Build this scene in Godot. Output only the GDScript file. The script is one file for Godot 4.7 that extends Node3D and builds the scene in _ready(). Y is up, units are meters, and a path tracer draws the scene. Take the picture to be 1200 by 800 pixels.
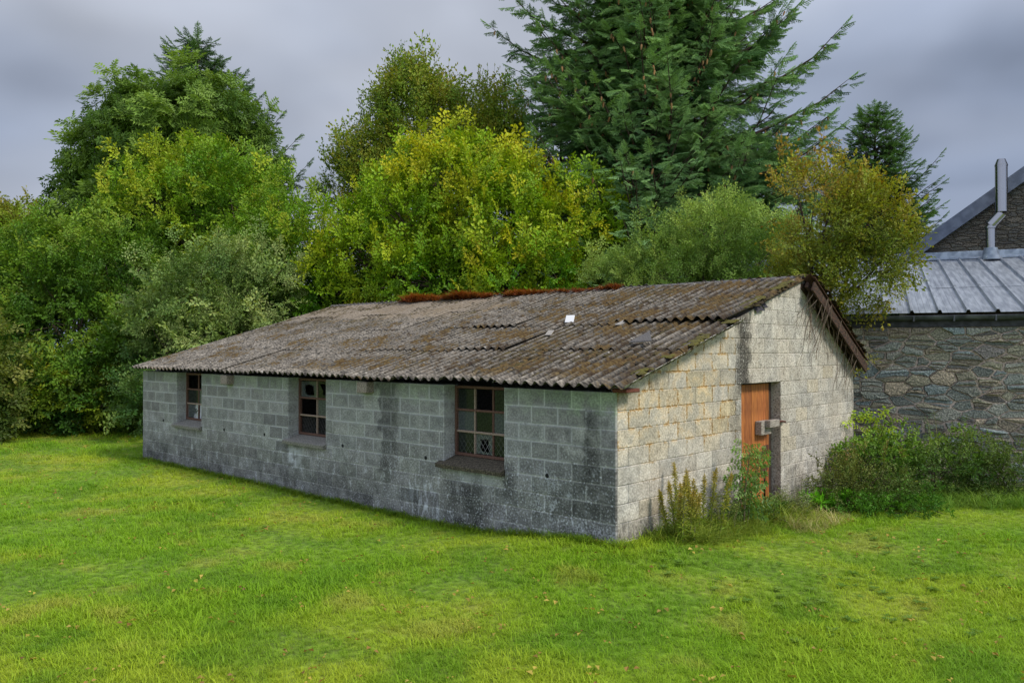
extends Node3D
# An old concrete block shed with a mossy corrugated roof on a lawn, trees behind it, a stone outbuilding to its right.
# x runs along the gable's outward normal, the long front wall runs towards -x at z = 0, the gable towards -z at x = 0.

const COURSE := 0.225
const LONG := 13.5
const WIDE := 7.53
const RIDGE_V := 5.28
const EYE := Vector3(5.705, 2.33, 7.892)
const RIGHT := Vector3(0.7296, 0, -0.684)
const AHEAD := Vector3(-0.684, 0, -0.7294)

var rng := RandomNumberGenerator.new()
var used := {}
var patch_noise := FastNoiseLite.new()
var fine_noise := FastNoiseLite.new()
var mats := {}

# ---------------------------------------------------------------- mesh building
class Build:
	var v := PackedVector3Array()
	var n := PackedVector3Array()
	var uv := PackedVector2Array()
	var c := PackedColorArray()
	var col := Color(1, 1, 1)
	func tri(a: Vector3, b: Vector3, d: Vector3) -> void:  # anticlockwise seen from outside
		var nn := (b - a).cross(d - a).normalized()
		for p in [a, d, b]:
			v.append(p); n.append(nn); uv.append(Vector2.ZERO); c.append(col)
	func vert(p: Vector3, nn: Vector3, t: Vector2) -> void:
		v.append(p); n.append(nn); uv.append(t); c.append(col)
	func quad(a: Vector3, b: Vector3, d: Vector3, e: Vector3) -> void:
		var nn := (b - a).cross(e - a).normalized()
		for p in [a, d, b, a, e, d]:
			v.append(p); n.append(nn); uv.append(Vector2.ZERO); c.append(col)
	func quad_uv(a: Vector3, b: Vector3, d: Vector3, e: Vector3, ta: Vector2, tb: Vector2, td: Vector2, te: Vector2) -> void:
		var nn := (b - a).cross(e - a).normalized()
		vert(a, nn, ta); vert(d, nn, td); vert(b, nn, tb)
		vert(a, nn, ta); vert(e, nn, te); vert(d, nn, td)
	func smooth_quad(a: Vector3, b: Vector3, d: Vector3, e: Vector3, na: Vector3, nb: Vector3, nd: Vector3, ne: Vector3, ta := Vector2.ZERO, tb := Vector2.ZERO, td := Vector2.ZERO, te := Vector2.ZERO) -> void:
		vert(a, na, ta); vert(d, nd, td); vert(b, nb, tb)
		vert(a, na, ta); vert(e, ne, te); vert(d, nd, td)
	func box(lo: Vector3, hi: Vector3, bev := 0.004, t := Transform3D()) -> void:
		var cen := (lo + hi) / 2.0
		var h := (hi - lo) / 2.0
		bev = minf(bev, minf(h.x, minf(h.y, h.z)) * 0.6)
		var p := func(x: float, y: float, z: float) -> Vector3: return t * (cen + Vector3(x, y, z))
		var i := h - Vector3(bev, bev, bev)
		for s in [-1.0, 1.0]:
			var q := [[p.call(s * h.x, -i.y, -i.z), p.call(s * h.x, i.y, -i.z), p.call(s * h.x, i.y, i.z), p.call(s * h.x, -i.y, i.z)],
				[p.call(-i.x, s * h.y, -i.z), p.call(-i.x, s * h.y, i.z), p.call(i.x, s * h.y, i.z), p.call(i.x, s * h.y, -i.z)],
				[p.call(-i.x, -i.y, s * h.z), p.call(i.x, -i.y, s * h.z), p.call(i.x, i.y, s * h.z), p.call(-i.x, i.y, s * h.z)]]
			for f in q:
				if s > 0: quad(f[0], f[1], f[2], f[3])
				else: quad(f[3], f[2], f[1], f[0])
		if bev <= 0.0: return
		for a in [-1.0, 1.0]:
			for b in [-1.0, 1.0]:
				both(p.call(a * h.x, b * i.y, -i.z), p.call(a * h.x, b * i.y, i.z), p.call(a * i.x, b * h.y, i.z), p.call(a * i.x, b * h.y, -i.z), a * b)
				both(p.call(-i.x, a * h.y, b * i.z), p.call(i.x, a * h.y, b * i.z), p.call(i.x, a * i.y, b * h.z), p.call(-i.x, a * i.y, b * h.z), a * b)
				both(p.call(a * h.x, -i.y, b * i.z), p.call(a * h.x, i.y, b * i.z), p.call(a * i.x, i.y, b * h.z), p.call(a * i.x, -i.y, b * h.z), -a * b)
	func both(a: Vector3, b: Vector3, d: Vector3, e: Vector3, s: float) -> void:
		if s < 0: quad(a, b, d, e)
		else: quad(e, d, b, a)
	func tube(pts: Array, rad: Array, sides := 6, cap := true) -> void:
		var rings := []
		var nors := []
		for i in pts.size():
			var d: Vector3 = (pts[mini(i + 1, pts.size() - 1)] - pts[maxi(i - 1, 0)]).normalized()
			var x := d.cross(Vector3.UP if absf(d.y) < 0.9 else Vector3.RIGHT).normalized()
			var y := d.cross(x)
			var r := []
			var m := []
			for k in sides:
				var a := TAU * k / sides
				var o := x * cos(a) + y * sin(a)
				r.append(pts[i] + o * rad[i]); m.append(o)
			rings.append(r); nors.append(m)
		for i in pts.size() - 1:
			for k in sides:
				var j := (k + 1) % sides
				smooth_quad(rings[i][k], rings[i][j], rings[i + 1][j], rings[i + 1][k], nors[i][k], nors[i][j], nors[i + 1][j], nors[i + 1][k], Vector2(float(k) / sides, i), Vector2(float(k + 1) / sides, i), Vector2(float(k + 1) / sides, i + 1), Vector2(float(k) / sides, i + 1))
		if cap:
			for k in range(1, sides - 1):
				tri(rings[0][0], rings[0][k + 1], rings[0][k])
				tri(rings[-1][0], rings[-1][k], rings[-1][k + 1])
	func prism(poly: Array, x0: float, x1: float) -> void:  # poly of (v, h), anticlockwise seen from +x, stands at z = -v
		var f := []
		var b := []
		for p in poly:
			f.append(Vector3(x1, p.y, -p.x)); b.append(Vector3(x0, p.y, -p.x))
		for k in range(1, poly.size() - 1):
			tri(f[0], f[k], f[k + 1]); tri(b[0], b[k + 1], b[k])
		for k in poly.size():
			var j := (k + 1) % poly.size()
			quad(f[k], b[k], b[j], f[j])
	func leaf(at: Vector3, along: Vector3, nor: Vector3, l: float, w: float, fold := 0.25) -> void:
		var side := along.cross(nor).normalized()
		var up := side.cross(along).normalized()
		var tip := at + along * l - up * l * 0.12
		var mid := at + along * l * 0.45
		var a := mid + side * w * 0.5 + up * w * fold
		var b := mid - side * w * 0.5 + up * w * fold
		tri(at, tip, a); tri(at, b, tip)
	func blade(at: Vector3, along: Vector3, side: Vector3, l: float, w: float, bend: Vector3) -> void:
		var m := at + along * l * 0.55 + bend * l * 0.18
		var t := at + along * l * 0.92 + bend * l * 0.62
		var s := side * w * 0.5
		quad(at - s, at + s, m + s * 0.8, m - s * 0.8)
		tri(m - s * 0.8, m + s * 0.8, t)
	func mesh() -> ArrayMesh:
		var arr := []
		arr.resize(Mesh.ARRAY_MAX)
		arr[Mesh.ARRAY_VERTEX] = v
		arr[Mesh.ARRAY_NORMAL] = n
		arr[Mesh.ARRAY_TEX_UV] = uv
		arr[Mesh.ARRAY_COLOR] = c
		var m := ArrayMesh.new()
		m.add_surface_from_arrays(Mesh.PRIMITIVE_TRIANGLES, arr)
		return m

class Cloud:
	var buf := PackedFloat32Array()
	var count := 0
	func put(b: Basis, o: Vector3, c: Color) -> void:
		buf.append_array(PackedFloat32Array([b.x.x, b.y.x, b.z.x, o.x, b.x.y, b.y.y, b.z.y, o.y, b.x.z, b.y.z, b.z.z, o.z, c.r, c.g, c.b, 1.0]))
		count += 1

# ---------------------------------------------------------------- names and nodes
func numbered(called: String) -> String:
	used[called] = used.get(called, -1) + 1
	return called if used[called] == 0 else "%s_%03d" % [called, used[called]]

func thing(called: String, label: String, category: String, at := Vector3.ZERO, turn := 0.0, group := "") -> Node3D:
	var o := Node3D.new()
	o.name = numbered(called)
	add_child(o, true)
	o.position = at
	o.rotation.y = turn
	o.set_meta("label", label)
	o.set_meta("category", category)
	if group: o.set_meta("group", group)
	return o

func part(called: String, mesh: Mesh, m: Material, parent: Node, stuff := false) -> MeshInstance3D:
	var o := MeshInstance3D.new()
	o.mesh = mesh
	o.material_override = m
	var k := 0
	var nm := called
	while parent.has_node(nm):
		k += 1
		nm = "%s_%03d" % [called, k]
	o.name = nm
	parent.add_child(o, true)
	if stuff: o.set_meta("kind", "stuff")
	return o

func part_n(called: String, k: int, mesh: Mesh, m: Material, parent: Node) -> MeshInstance3D:
	var o := MeshInstance3D.new()
	o.mesh = mesh
	o.material_override = m
	o.name = called if k == 0 else "%s_%03d" % [called, k]
	parent.add_child(o, true)
	return o

func scatter(called: String, mesh: Mesh, m: Material, cloud: Cloud, parent: Node) -> MultiMeshInstance3D:
	var mm := MultiMesh.new()
	mm.transform_format = MultiMesh.TRANSFORM_3D
	mm.use_colors = true
	mm.mesh = mesh
	mm.instance_count = cloud.count
	mm.buffer = cloud.buf
	var o := MultiMeshInstance3D.new()
	o.multimesh = mm
	o.material_override = m
	var k := 0
	var nm := called
	while parent.has_node(nm):
		k += 1
		nm = "%s_%03d" % [called, k]
	o.name = nm
	o.set_meta("kind", "stuff")
	parent.add_child(o, true)
	return o

func structure(called: String, mesh: Mesh, m: Material) -> MeshInstance3D:
	var o := part(called, mesh, m, self)
	o.set_meta("kind", "structure")
	return o

func rnd(a := -1.0, b := 1.0) -> float:
	return rng.randf_range(a, b)

func rvec() -> Vector3:
	return Vector3(rnd(), rnd(), rnd())

func lin(r: float, g: float, b: float) -> Color:
	return Color(r / 255.0, g / 255.0, b / 255.0).srgb_to_linear()

func spot(right: float, ahead: float, h := 0.0) -> Vector3:  # metres to the right of and ahead of the place where the photographer stood
	var p := EYE + RIGHT * right + AHEAD * ahead
	p.y = h
	return p

func ground_h(x: float, z: float) -> float:
	var d := x * x + z * z
	var h := -0.23 + 0.22 * exp(-d / 3.0) + 0.03 * patch_noise.get_noise_2d(x * 6.0, z * 6.0)
	h -= 0.12 * smoothstep(3.0, 9.0, -z) * smoothstep(-4.0, 1.0, x)
	return h

# ---------------------------------------------------------------- materials
func paint(r: float, g: float, b: float, rough := 0.85, metal := 0.0, vertex := false) -> StandardMaterial3D:
	var m := StandardMaterial3D.new()
	m.albedo_color = Color(r / 255.0, g / 255.0, b / 255.0)
	m.roughness = rough
	m.metallic = metal
	m.vertex_color_use_as_albedo = vertex
	return m

func noisy(a: Color, b: Color, freq: float, scale: float, rough := 0.85, metal := 0.0, bump := 0.0, stretch := Vector3.ONE) -> StandardMaterial3D:
	var m := StandardMaterial3D.new()
	var f := FastNoiseLite.new()
	f.seed = rng.randi() % 1000
	f.frequency = freq
	f.fractal_octaves = 5
	var t := NoiseTexture2D.new()
	t.width = 256
	t.height = 256
	t.seamless = true
	t.noise = f
	var gr := Gradient.new()
	gr.set_color(0, a)
	gr.set_color(1, b)
	gr.set_offset(0, 0.25)
	gr.set_offset(1, 0.75)
	t.color_ramp = gr
	m.albedo_texture = t
	m.uv1_triplanar = true
	m.uv1_scale = stretch * scale
	m.roughness = rough
	m.metallic = metal
	m.vertex_color_use_as_albedo = true
	if bump > 0.0:
		var h := NoiseTexture2D.new()
		h.width = 256
		h.height = 256
		h.seamless = true
		h.noise = f
		m.heightmap_enabled = true
		m.heightmap_texture = h
		m.heightmap_scale = bump
	return m

func leafy(rough := 0.55, through := 0.5) -> StandardMaterial3D:
	var m := StandardMaterial3D.new()
	m.vertex_color_use_as_albedo = true
	m.roughness = rough
	m.metallic_specular = 0.35
	m.backlight_enabled = true
	m.backlight = Color(through, through, through * 0.6)
	return m

func noise_bytes(sd: int, freq: float, w: int, h: int, octaves := 4, sx := 1.0, kind := FastNoiseLite.TYPE_SIMPLEX_SMOOTH) -> PackedByteArray:
	var f := FastNoiseLite.new()
	f.seed = sd
	f.noise_type = kind
	f.frequency = freq
	f.fractal_octaves = octaves
	if sx == 1.0:
		var im := f.get_image(w, h)
		im.convert(Image.FORMAT_L8)
		return im.get_data()
	var im2 := f.get_image(maxi(8, int(w * sx)), h)
	im2.resize(w, h, Image.INTERPOLATE_CUBIC)
	im2.convert(Image.FORMAT_L8)
	return im2.get_data()

func pic(w: int, h: int, data: PackedByteArray) -> ImageTexture:
	return ImageTexture.create_from_image(Image.create_from_data(w, h, false, Image.FORMAT_RGB8, data))

func bump_pic(w: int, h: int, data: PackedByteArray) -> ImageTexture:
	return ImageTexture.create_from_image(Image.create_from_data(w, h, false, Image.FORMAT_L8, data))

func sst(a: float, b: float, x: float) -> float:
	var t := clampf((x - a) / (b - a), 0.0, 1.0)
	return t * t * (3.0 - 2.0 * t)

# front wall: s from -0.2 to 13.8 along the wall, h from -0.5 to 2.0
func front_wall_material() -> StandardMaterial3D:
	var w := 1664
	var h := 300
	var big := noise_bytes(3, 0.006, w, h, 4)
	var mid := noise_bytes(5, 0.03, w, h, 4)
	var fin := noise_bytes(8, 0.22, w, h, 3)
	var spk := noise_bytes(11, 0.16, w, h, 2)
	var drip := noise_bytes(13, 0.025, w, h, 3, 3.0)
	var out := PackedByteArray()
	out.resize(w * h * 3)
	var bump := PackedByteArray()
	bump.resize(w * h)
	var at := 0
	for y in h:
		var hh := 2.0 - 2.5 * (y + 0.5) / h
		var damp := sst(0.75, -0.1, hh)
		for x in w:
			var s := -0.2 + 14.0 * (x + 0.5) / w
			var i := y * w + x
			var nb := big[i] / 255.0
			var nm := mid[i] / 255.0
			var nf := fin[i] / 255.0
			var ns := spk[i] / 255.0
			var nd := drip[i] / 255.0
			var k := 0.80 + 0.22 * (nm - 0.5) + 0.34 * (nf - 0.5)
			# damp, darkened foot of the wall
			k -= 0.14 * damp * sst(0.35, 0.7, nb * 0.6 + nd * 0.4)
			k -= 0.07 * damp
			# black weathered corner
			k -= 0.11 * sst(1.5, 0.1, s + (nm - 0.5) * 1.2) * sst(1.45, 1.0, hh + (nm - 0.5)) * sst(0.05, 0.3, hh + (nf - 0.5) * 0.3)
			# dark run below the roof joint and others
			var w1 := 0.24 - 0.08 * sst(1.6, 0.4, hh)
			k -= 0.21 * sst(w1 + 0.05, w1 - 0.06, absf(s - 4.34 + (nm - 0.5) * 0.3)) * sst(0.1, 0.6, hh)
			k -= 0.18 * sst(0.17, 0.05, absf(s - 0.36 + (nm - 0.5) * 0.16)) * sst(0.5, 0.9, hh) * sst(1.7, 1.5, hh)
			k -= 0.20 * sst(0.14, 0.05, absf(s - 1.74 + (nm - 0.5) * 0.2)) * sst(0.2, 0.5, hh) * sst(0.9, 0.7, hh)
			k -= 0.16 * sst(0.5, 0.25, absf(s - 2.6)) * sst(0.5, 0.25, absf(hh - 0.1) + (nm - 0.5) * 0.5)
			var r := k * 0.99
			var g := k * 0.985
			var b := k * 0.965
			# green algae under the eaves
			var al := sst(1.45, 1.75, hh + (nm - 0.5) * 0.4) * (0.5 + 0.5 * sst(2.0, 0.3, s))
			r *= 1.0 - 0.08 * al
			b *= 1.0 - 0.12 * al
			# lime bloom and white lichen flecks
			var fl := sst(0.62, 0.72, ns * 0.55 + nf * 0.45) * sst(1.35, 0.7, hh) * (0.35 + 0.65 * sst(6.0, 1.5, s))
			var bl := sst(0.52, 0.74, nd) * sst(1.25, 0.45, hh) * sst(0.45, 0.7, nm * 0.5 + nf * 0.5) * 0.75
			bl += 0.65 * sst(0.35, 0.1, absf(s - 7.0)) * sst(0.66, 0.5, hh) * sst(0.05, 0.3, hh) * sst(0.3, 0.6, nm)
			bl += 0.6 * sst(0.5, 0.2, absf(s - 3.5)) * sst(0.45, 0.2, hh) * sst(0.45, 0.6, nd)
			bl += 0.7 * sst(0.28, 0.05, absf(s - 1.05 + (nm - 0.5) * 0.8)) * sst(0.05, 0.25, hh) * sst(0.95, 0.6, hh) * sst(0.42, 0.62, nf * 0.6 + nd * 0.4)
			bl += 0.6 * sst(0.28, 0.12, hh + (nm - 0.5) * 0.2) * sst(1.1, 0.2, s) * sst(0.3, 0.6, nf)
			bl += 0.45 * sst(0.6, 0.3, absf(s - 2.45)) * sst(0.66, 0.55, hh) * sst(0.36, 0.5, hh)
			# mortar smeared over the block edges
			var row := floorf(hh / COURSE)
			var jh := absf(hh / COURSE - roundf(hh / COURSE)) * COURSE
			var off := 0.0 if int(row + 20.0) % 2 == 0 else 0.5
			var sv := s / 0.45 + off
			var jv := absf(sv - roundf(sv)) * 0.45
			var jd := minf(jh, jv * 1.25)
			var smear := sst(0.036, 0.008, jd + (nf - 0.5) * 0.06 + (nm - 0.5) * 0.09 + 0.008) * sst(0.55, 0.9, hh + (nb - 0.5) * 1.2) * sst(0.25, 0.6, nb * 0.5 + nd * 0.5 + 0.15)
			var wh := clampf(maxf(maxf(fl * 0.9, bl), smear * 0.30 * sst(0.25, 0.7, k)), 0.0, 1.0)
			r = lerpf(r, 1.06, wh); g = lerpf(g, 1.07, wh); b = lerpf(b, 1.10, wh)
			out[at] = int(clampf(r * 205.0, 0, 255)); out[at + 1] = int(clampf(g * 205.0, 0, 255)); out[at + 2] = int(clampf(b * 205.0, 0, 255))
			at += 3
			bump[i] = int(clampf(nf * 150.0 + nm * 60.0 + wh * 40.0, 0, 255))
	var m := StandardMaterial3D.new()
	m.albedo_texture = pic(w, h, out)
	m.heightmap_enabled = true
	m.heightmap_texture = bump_pic(w, h, bump)
	m.heightmap_scale = 0.7
	m.roughness = 0.93
	m.metallic_specular = 0.3
	m.vertex_color_use_as_albedo = true
	return m

# gable: v from -0.2 to 7.8, h from -0.6 to 3.6
func gable_material() -> StandardMaterial3D:
	var w := 1024
	var h := 540
	var big := noise_bytes(23, 0.008, w, h, 4)
	var mid := noise_bytes(25, 0.03, w, h, 4)
	var fin := noise_bytes(28, 0.2, w, h, 3)
	var spk := noise_bytes(31, 0.2, w, h, 2)
	var drip := noise_bytes(33, 0.03, w, h, 3, 3.0)
	var out := PackedByteArray()
	out.resize(w * h * 3)
	var bump := PackedByteArray()
	bump.resize(w * h)
	var at := 0
	for y in h:
		var hh := 3.6 - 4.2 * (y + 0.5) / h
		for x in w:
			var s := -0.2 + 8.0 * (x + 0.5) / w
			var i := y * w + x
			var nb := big[i] / 255.0
			var nm := mid[i] / 255.0
			var nf := fin[i] / 255.0
			var ns := spk[i] / 255.0
			var nd := drip[i] / 255.0
			var k := 0.86 + 0.24 * (nm - 0.5) + 0.30 * (nf - 0.5) + 0.16 * (nb - 0.5)
			k -= 0.08 * sst(0.5, 0.75, nd) * sst(0.4, 0.6, nb)
			k -= 0.14 * sst(0.55, 0.75, nm * 0.5 + nb * 0.5)
			k -= 0.22 * sst(0.7, -0.2, hh + (nm - 0.5) * 0.5) * sst(0.3, 0.65, nb * 0.6 + nd * 0.4)
			# dark run where the extension meets the old gable
			k -= 0.44 * sst(0.30, 0.06, absf(s - 3.2 + (nm - 0.5) * 0.25)) * sst(1.55, 1.85, hh) * sst(3.1, 2.6, hh)
			k -= 0.16 * sst(0.22, 0.08, absf(s - 2.95 + (nm - 0.5) * 0.3)) * sst(1.9, 1.5, hh)
			# darker areas under the verge and behind the plants
			k -= 0.20 * sst(0.35, 0.1, absf(s - 2.35 + (nm - 0.5) * 0.5)) * sst(0.8, 0.1, hh)
			k -= 0.10 * sst(5.6, 7.2, s) * sst(2.2, 2.7, hh + (nd - 0.5)) * nm * 2.0
			var warm := 0.02 + 0.05 * (nb - 0.4) + 0.06 * sst(3.0, 2.2, s) * sst(0.9, 1.3, hh) * sst(0.4, 0.7, nm)
			var r := k * (1.02 + warm * 0.5)
			var g := k * (1.0 - warm * 0.15)
			var b := k * (0.965 - warm * 1.0)
			var row := floorf(hh / COURSE)
			var jh := absf(hh / COURSE - roundf(hh / COURSE)) * COURSE
			var sv := (s - 0.036) / 0.45 + (0.5 if int(row + 20.0) % 2 == 0 else 0.0)
			var jv := absf(sv - roundf(sv)) * 0.45
			var oc := sst(0.024, 0.004, minf(jh, jv) + (nf - 0.5) * 0.03) * sst(3.1, 2.9, s) * sst(0.8, 1.3, hh + (nb - 0.5)) * sst(0.35, 0.6, nm)
			r *= 1.0 - 0.10 * oc; g *= 1.0 - 0.22 * oc; b *= 1.0 - 0.42 * oc
			var wh := sst(0.62, 0.70, ns * 0.55 + nf * 0.45) * (0.4 + 0.5 * sst(0.4, 0.7, nm))
			var dk := sst(0.27, 0.18, ns) * sst(2.8, 3.6, s) * 0.55
			r = lerpf(r, 1.02, wh); g = lerpf(g, 1.01, wh); b = lerpf(b, 0.98, wh)
			r *= 1.0 - dk; g *= 1.0 - dk; b *= 1.0 - dk
			out[at] = int(clampf(r * 212.0, 0, 255)); out[at + 1] = int(clampf(g * 212.0, 0, 255)); out[at + 2] = int(clampf(b * 212.0, 0, 255))
			at += 3
			bump[i] = int(clampf(nf * 150.0 + nm * 80.0, 0, 255))
	var m := StandardMaterial3D.new()
	m.albedo_texture = pic(w, h, out)
	m.heightmap_enabled = true
	m.heightmap_texture = bump_pic(w, h, bump)
	m.heightmap_scale = 0.8
	m.roughness = 0.93
	m.metallic_specular = 0.3
	m.vertex_color_use_as_albedo = true
	return m

# roof: s from -0.6 to 14, distance up the slope 0 to 6
func roof_material() -> StandardMaterial3D:
	var w := 1460
	var h := 600
	var big := noise_bytes(43, 0.008, w, h, 4)
	var mid := noise_bytes(45, 0.035, w, h, 4)
	var fin := noise_bytes(48, 0.18, w, h, 3)
	var spk := noise_bytes(51, 0.12, w, h, 2)
	var out := PackedByteArray()
	out.resize(w * h * 3)
	var bump := PackedByteArray()
	bump.resize(w * h)
	var at := 0
	for y in h:
		var d := 6.0 * (y + 0.5) / h
		for x in w:
			var s := -0.6 + 14.6 * (x + 0.5) / w
			var i := y * w + x
			var nb := big[i] / 255.0
			var nm := mid[i] / 255.0
			var nf := fin[i] / 255.0
			var ns := spk[i] / 255.0
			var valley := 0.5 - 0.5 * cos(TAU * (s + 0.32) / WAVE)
			var k := 0.44 + 0.30 * (nm - 0.5) + 0.46 * (nf - 0.5) - 0.20 * valley  # valleys painted darker to strengthen the shading of the waves
			var r := k * 1.03
			var g := k * 0.975
			var b := k * 0.90
			# pale silted part of the upper roof
			var silt := sst(5.4, 7.0, s + (nb - 0.5) * 1.5) * sst(3.4, 4.1, d + (nm - 0.5) * 0.7 - 0.06 * (s - 6.0)) * 0.75
			r = lerpf(r, 0.53 + 0.12 * (nf - 0.5), silt); g = lerpf(g, 0.48 + 0.12 * (nf - 0.5), silt); b = lerpf(b, 0.42 + 0.12 * (nf - 0.5), silt)
			# moss and dead moss, thickest in the valleys, where it also deepens their painted shade
			var mo := sst(0.42, 0.53, nm * 0.42 + nb * 0.32 + nf * 0.30 + (valley - 0.5) * 0.17 - 0.045 - 0.05 * sst(5.0, 9.0, s) + 0.05 * sst(4.5, 1.0, s)) * sst(0.1, 0.5, d) * (1.0 - silt)
			mo = maxf(mo, sst(0.35, 0.05, s + 0.05 + (nm - 0.5) * 0.5) * sst(0.4, 0.6, nm * 0.6 + nf * 0.4) * 0.9)
			var gr := sst(0.45, 0.65, nb)
			r = lerpf(r, lerpf(0.19, 0.30, gr) + 0.25 * (nf - 0.5), mo * 0.9)
			g = lerpf(g, lerpf(0.15, 0.235, gr) + 0.25 * (nf - 0.5), mo * 0.9)
			b = lerpf(b, lerpf(0.11, 0.13, gr) + 0.16 * (nf - 0.5), mo * 0.9)
			var wh := sst(0.80, 0.90, ns) * (1.0 - mo) * 0.6
			wh = maxf(wh, sst(0.12, 0.0, s + 0.30) * sst(0.5, 0.62, ns) * 0.85)
			r = lerpf(r, 0.80, wh); g = lerpf(g, 0.79, wh); b = lerpf(b, 0.77, wh)
			var bl := sst(0.22, 0.14, ns) * 0.5
			r *= 1.0 - bl; g *= 1.0 - bl; b *= 1.0 - bl
			out[at] = int(clampf(r * 255.0, 0, 255)); out[at + 1] = int(clampf(g * 255.0, 0, 255)); out[at + 2] = int(clampf(b * 255.0, 0, 255))
			at += 3
			bump[i] = int(clampf(nf * 110.0 + mo * 120.0, 0, 255))
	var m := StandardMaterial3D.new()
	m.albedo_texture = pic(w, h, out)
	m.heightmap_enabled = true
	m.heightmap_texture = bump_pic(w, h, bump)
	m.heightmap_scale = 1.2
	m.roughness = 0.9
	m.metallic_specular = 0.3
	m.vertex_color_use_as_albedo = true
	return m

# ---------------------------------------------------------------- sky and light
func sky_picture() -> ImageTexture:
	var w := 768
	var h := 384
	var im := Image.create(w, h, false, Image.FORMAT_RGBF)
	var f := FastNoiseLite.new()
	f.seed = 77
	f.frequency = 0.9
	f.fractal_octaves = 5
	f.fractal_gain = 0.45
	for y in h:
		var el := (0.5 - (y + 0.5) / h) * PI
		for x in w:
			var az := (x + 0.5) / w * TAU
			var d := Vector3(cos(el) * sin(az), sin(el), cos(el) * cos(az))
			var up := maxf(d.y, 0.0)
			var q := Vector3(d.x, d.y * 2.6, d.z) / (0.35 + up)
			var n := f.get_noise_3dv(q * 0.75)
			var n2 := f.get_noise_3dv(q * 2.4 + Vector3(5, 1, 3))
			var k := 0.268 + 0.11 * n + 0.06 * n2
			k += 0.10 * d.dot(RIGHT)
			k *= 1.0 + 0.5 * up
			k += 0.06 * exp(-up * 9.0)
			if d.y < 0.0: k = 0.3
			var warm := clampf(0.5 + n * 1.4, 0.0, 1.0)
			im.set_pixel(x, y, Color(k * lerpf(0.82, 0.92, warm), k * lerpf(0.985, 1.0, warm), k * lerpf(1.34, 1.18, warm)))
	return ImageTexture.create_from_image(im)

func light_up() -> void:
	var cam := Camera3D.new()
	cam.name = "camera"
	cam.position = EYE
	cam.fov = 45.7
	cam.near = 0.05
	cam.far = 2000.0
	add_child(cam)
	cam.look_at_from_position(EYE, EYE + AHEAD + Vector3.UP * 0.00843, Vector3.UP)
	var e := Environment.new()
	e.background_mode = Environment.BG_SKY
	var sm := PanoramaSkyMaterial.new()
	sm.panorama = sky_picture()
	e.sky = Sky.new()
	e.sky.sky_material = sm
	e.background_energy_multiplier = 1.0
	e.tonemap_mode = Environment.TONE_MAPPER_LINEAR
	e.tonemap_exposure = 2.05
	e.sdfgi_enabled = true
	e.ssao_enabled = true
	e.ssil_enabled = true
	var we := WorldEnvironment.new()
	we.name = "world_environment"
	we.environment = e
	add_child(we)
	var sun := DirectionalLight3D.new()
	sun.name = "sun"
	sun.light_energy = 0.5
	sun.light_color = Color(1.0, 0.97, 0.91)
	sun.light_angular_distance = 12.0
	sun.shadow_enabled = true
	add_child(sun)
	sun.look_at_from_position(Vector3.ZERO, -Vector3(0.80, 0.80, -0.10), Vector3.UP)

# ---------------------------------------------------------------- ground and lawn
func lawn_color(x: float, z: float) -> Color:
	var a := patch_noise.get_noise_2d(x * 5.0, z * 5.0)
	var b := patch_noise.get_noise_2d(x * 17.0 + 50.0, z * 17.0)
	var c := fine_noise.get_noise_2d(x * 3.0, z * 3.0)
	var col := lin(134, 174, 32)
	col = col.lerp(lin(170, 188, 48), clampf(0.45 + a * 1.5, 0.0, 1.0))
	col = col.lerp(lin(110, 154, 32), clampf(b * 2.0 + c * 0.6, 0.0, 0.75))
	col = col.lerp(lin(186, 172, 88), clampf(-b * 2.4 - 0.85 + c * 0.7, 0.0, 0.42))
	return col

func build_ground() -> void:
	var ax := [-420.0, -200.0, -110.0, -70.0, -50.0, -40.0]
	var x := -34.0
	while x < 16.0:
		ax.append(x)
		x += 0.4
	ax.append_array([18.0, 24.0, 36.0, 60.0, 110.0, 220.0, 420.0])
	var az := [-420.0, -200.0, -110.0, -70.0, -50.0, -40.0]
	x = -32.0
	while x < 10.0:
		az.append(x)
		x += 0.4
	az.append_array([12.0, 18.0, 30.0, 60.0, 120.0, 420.0])
	var st := Build.new()
	var idx := PackedInt32Array()
	for i in ax.size():
		for j in az.size():
			var p := Vector3(ax[i], ground_h(ax[i], az[j]), az[j])
			var nn := Vector3(ground_h(p.x - 0.2, p.z) - ground_h(p.x + 0.2, p.z), 0.4, ground_h(p.x, p.z - 0.2) - ground_h(p.x, p.z + 0.2)).normalized()
			st.col = lawn_color(p.x, p.z).lerp(lin(76, 84, 26), 0.35)
			st.vert(p, nn, Vector2(p.x, p.z))
	var nz := az.size()
	for i in ax.size() - 1:
		for j in nz - 1:
			var a := i * nz + j
			idx.append_array(PackedInt32Array([a, a + nz, a + 1, a + 1, a + nz, a + nz + 1]))
	var arr := []
	arr.resize(Mesh.ARRAY_MAX)
	arr[Mesh.ARRAY_VERTEX] = st.v
	arr[Mesh.ARRAY_NORMAL] = st.n
	arr[Mesh.ARRAY_TEX_UV] = st.uv
	arr[Mesh.ARRAY_COLOR] = st.c
	arr[Mesh.ARRAY_INDEX] = idx
	var m := ArrayMesh.new()
	m.add_surface_from_arrays(Mesh.PRIMITIVE_TRIANGLES, arr)
	structure("ground", m, noisy(Color(0.72, 0.72, 0.66), Color(1, 1, 1), 0.03, 0.9, 0.95, 0.0, 2.0))

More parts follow.
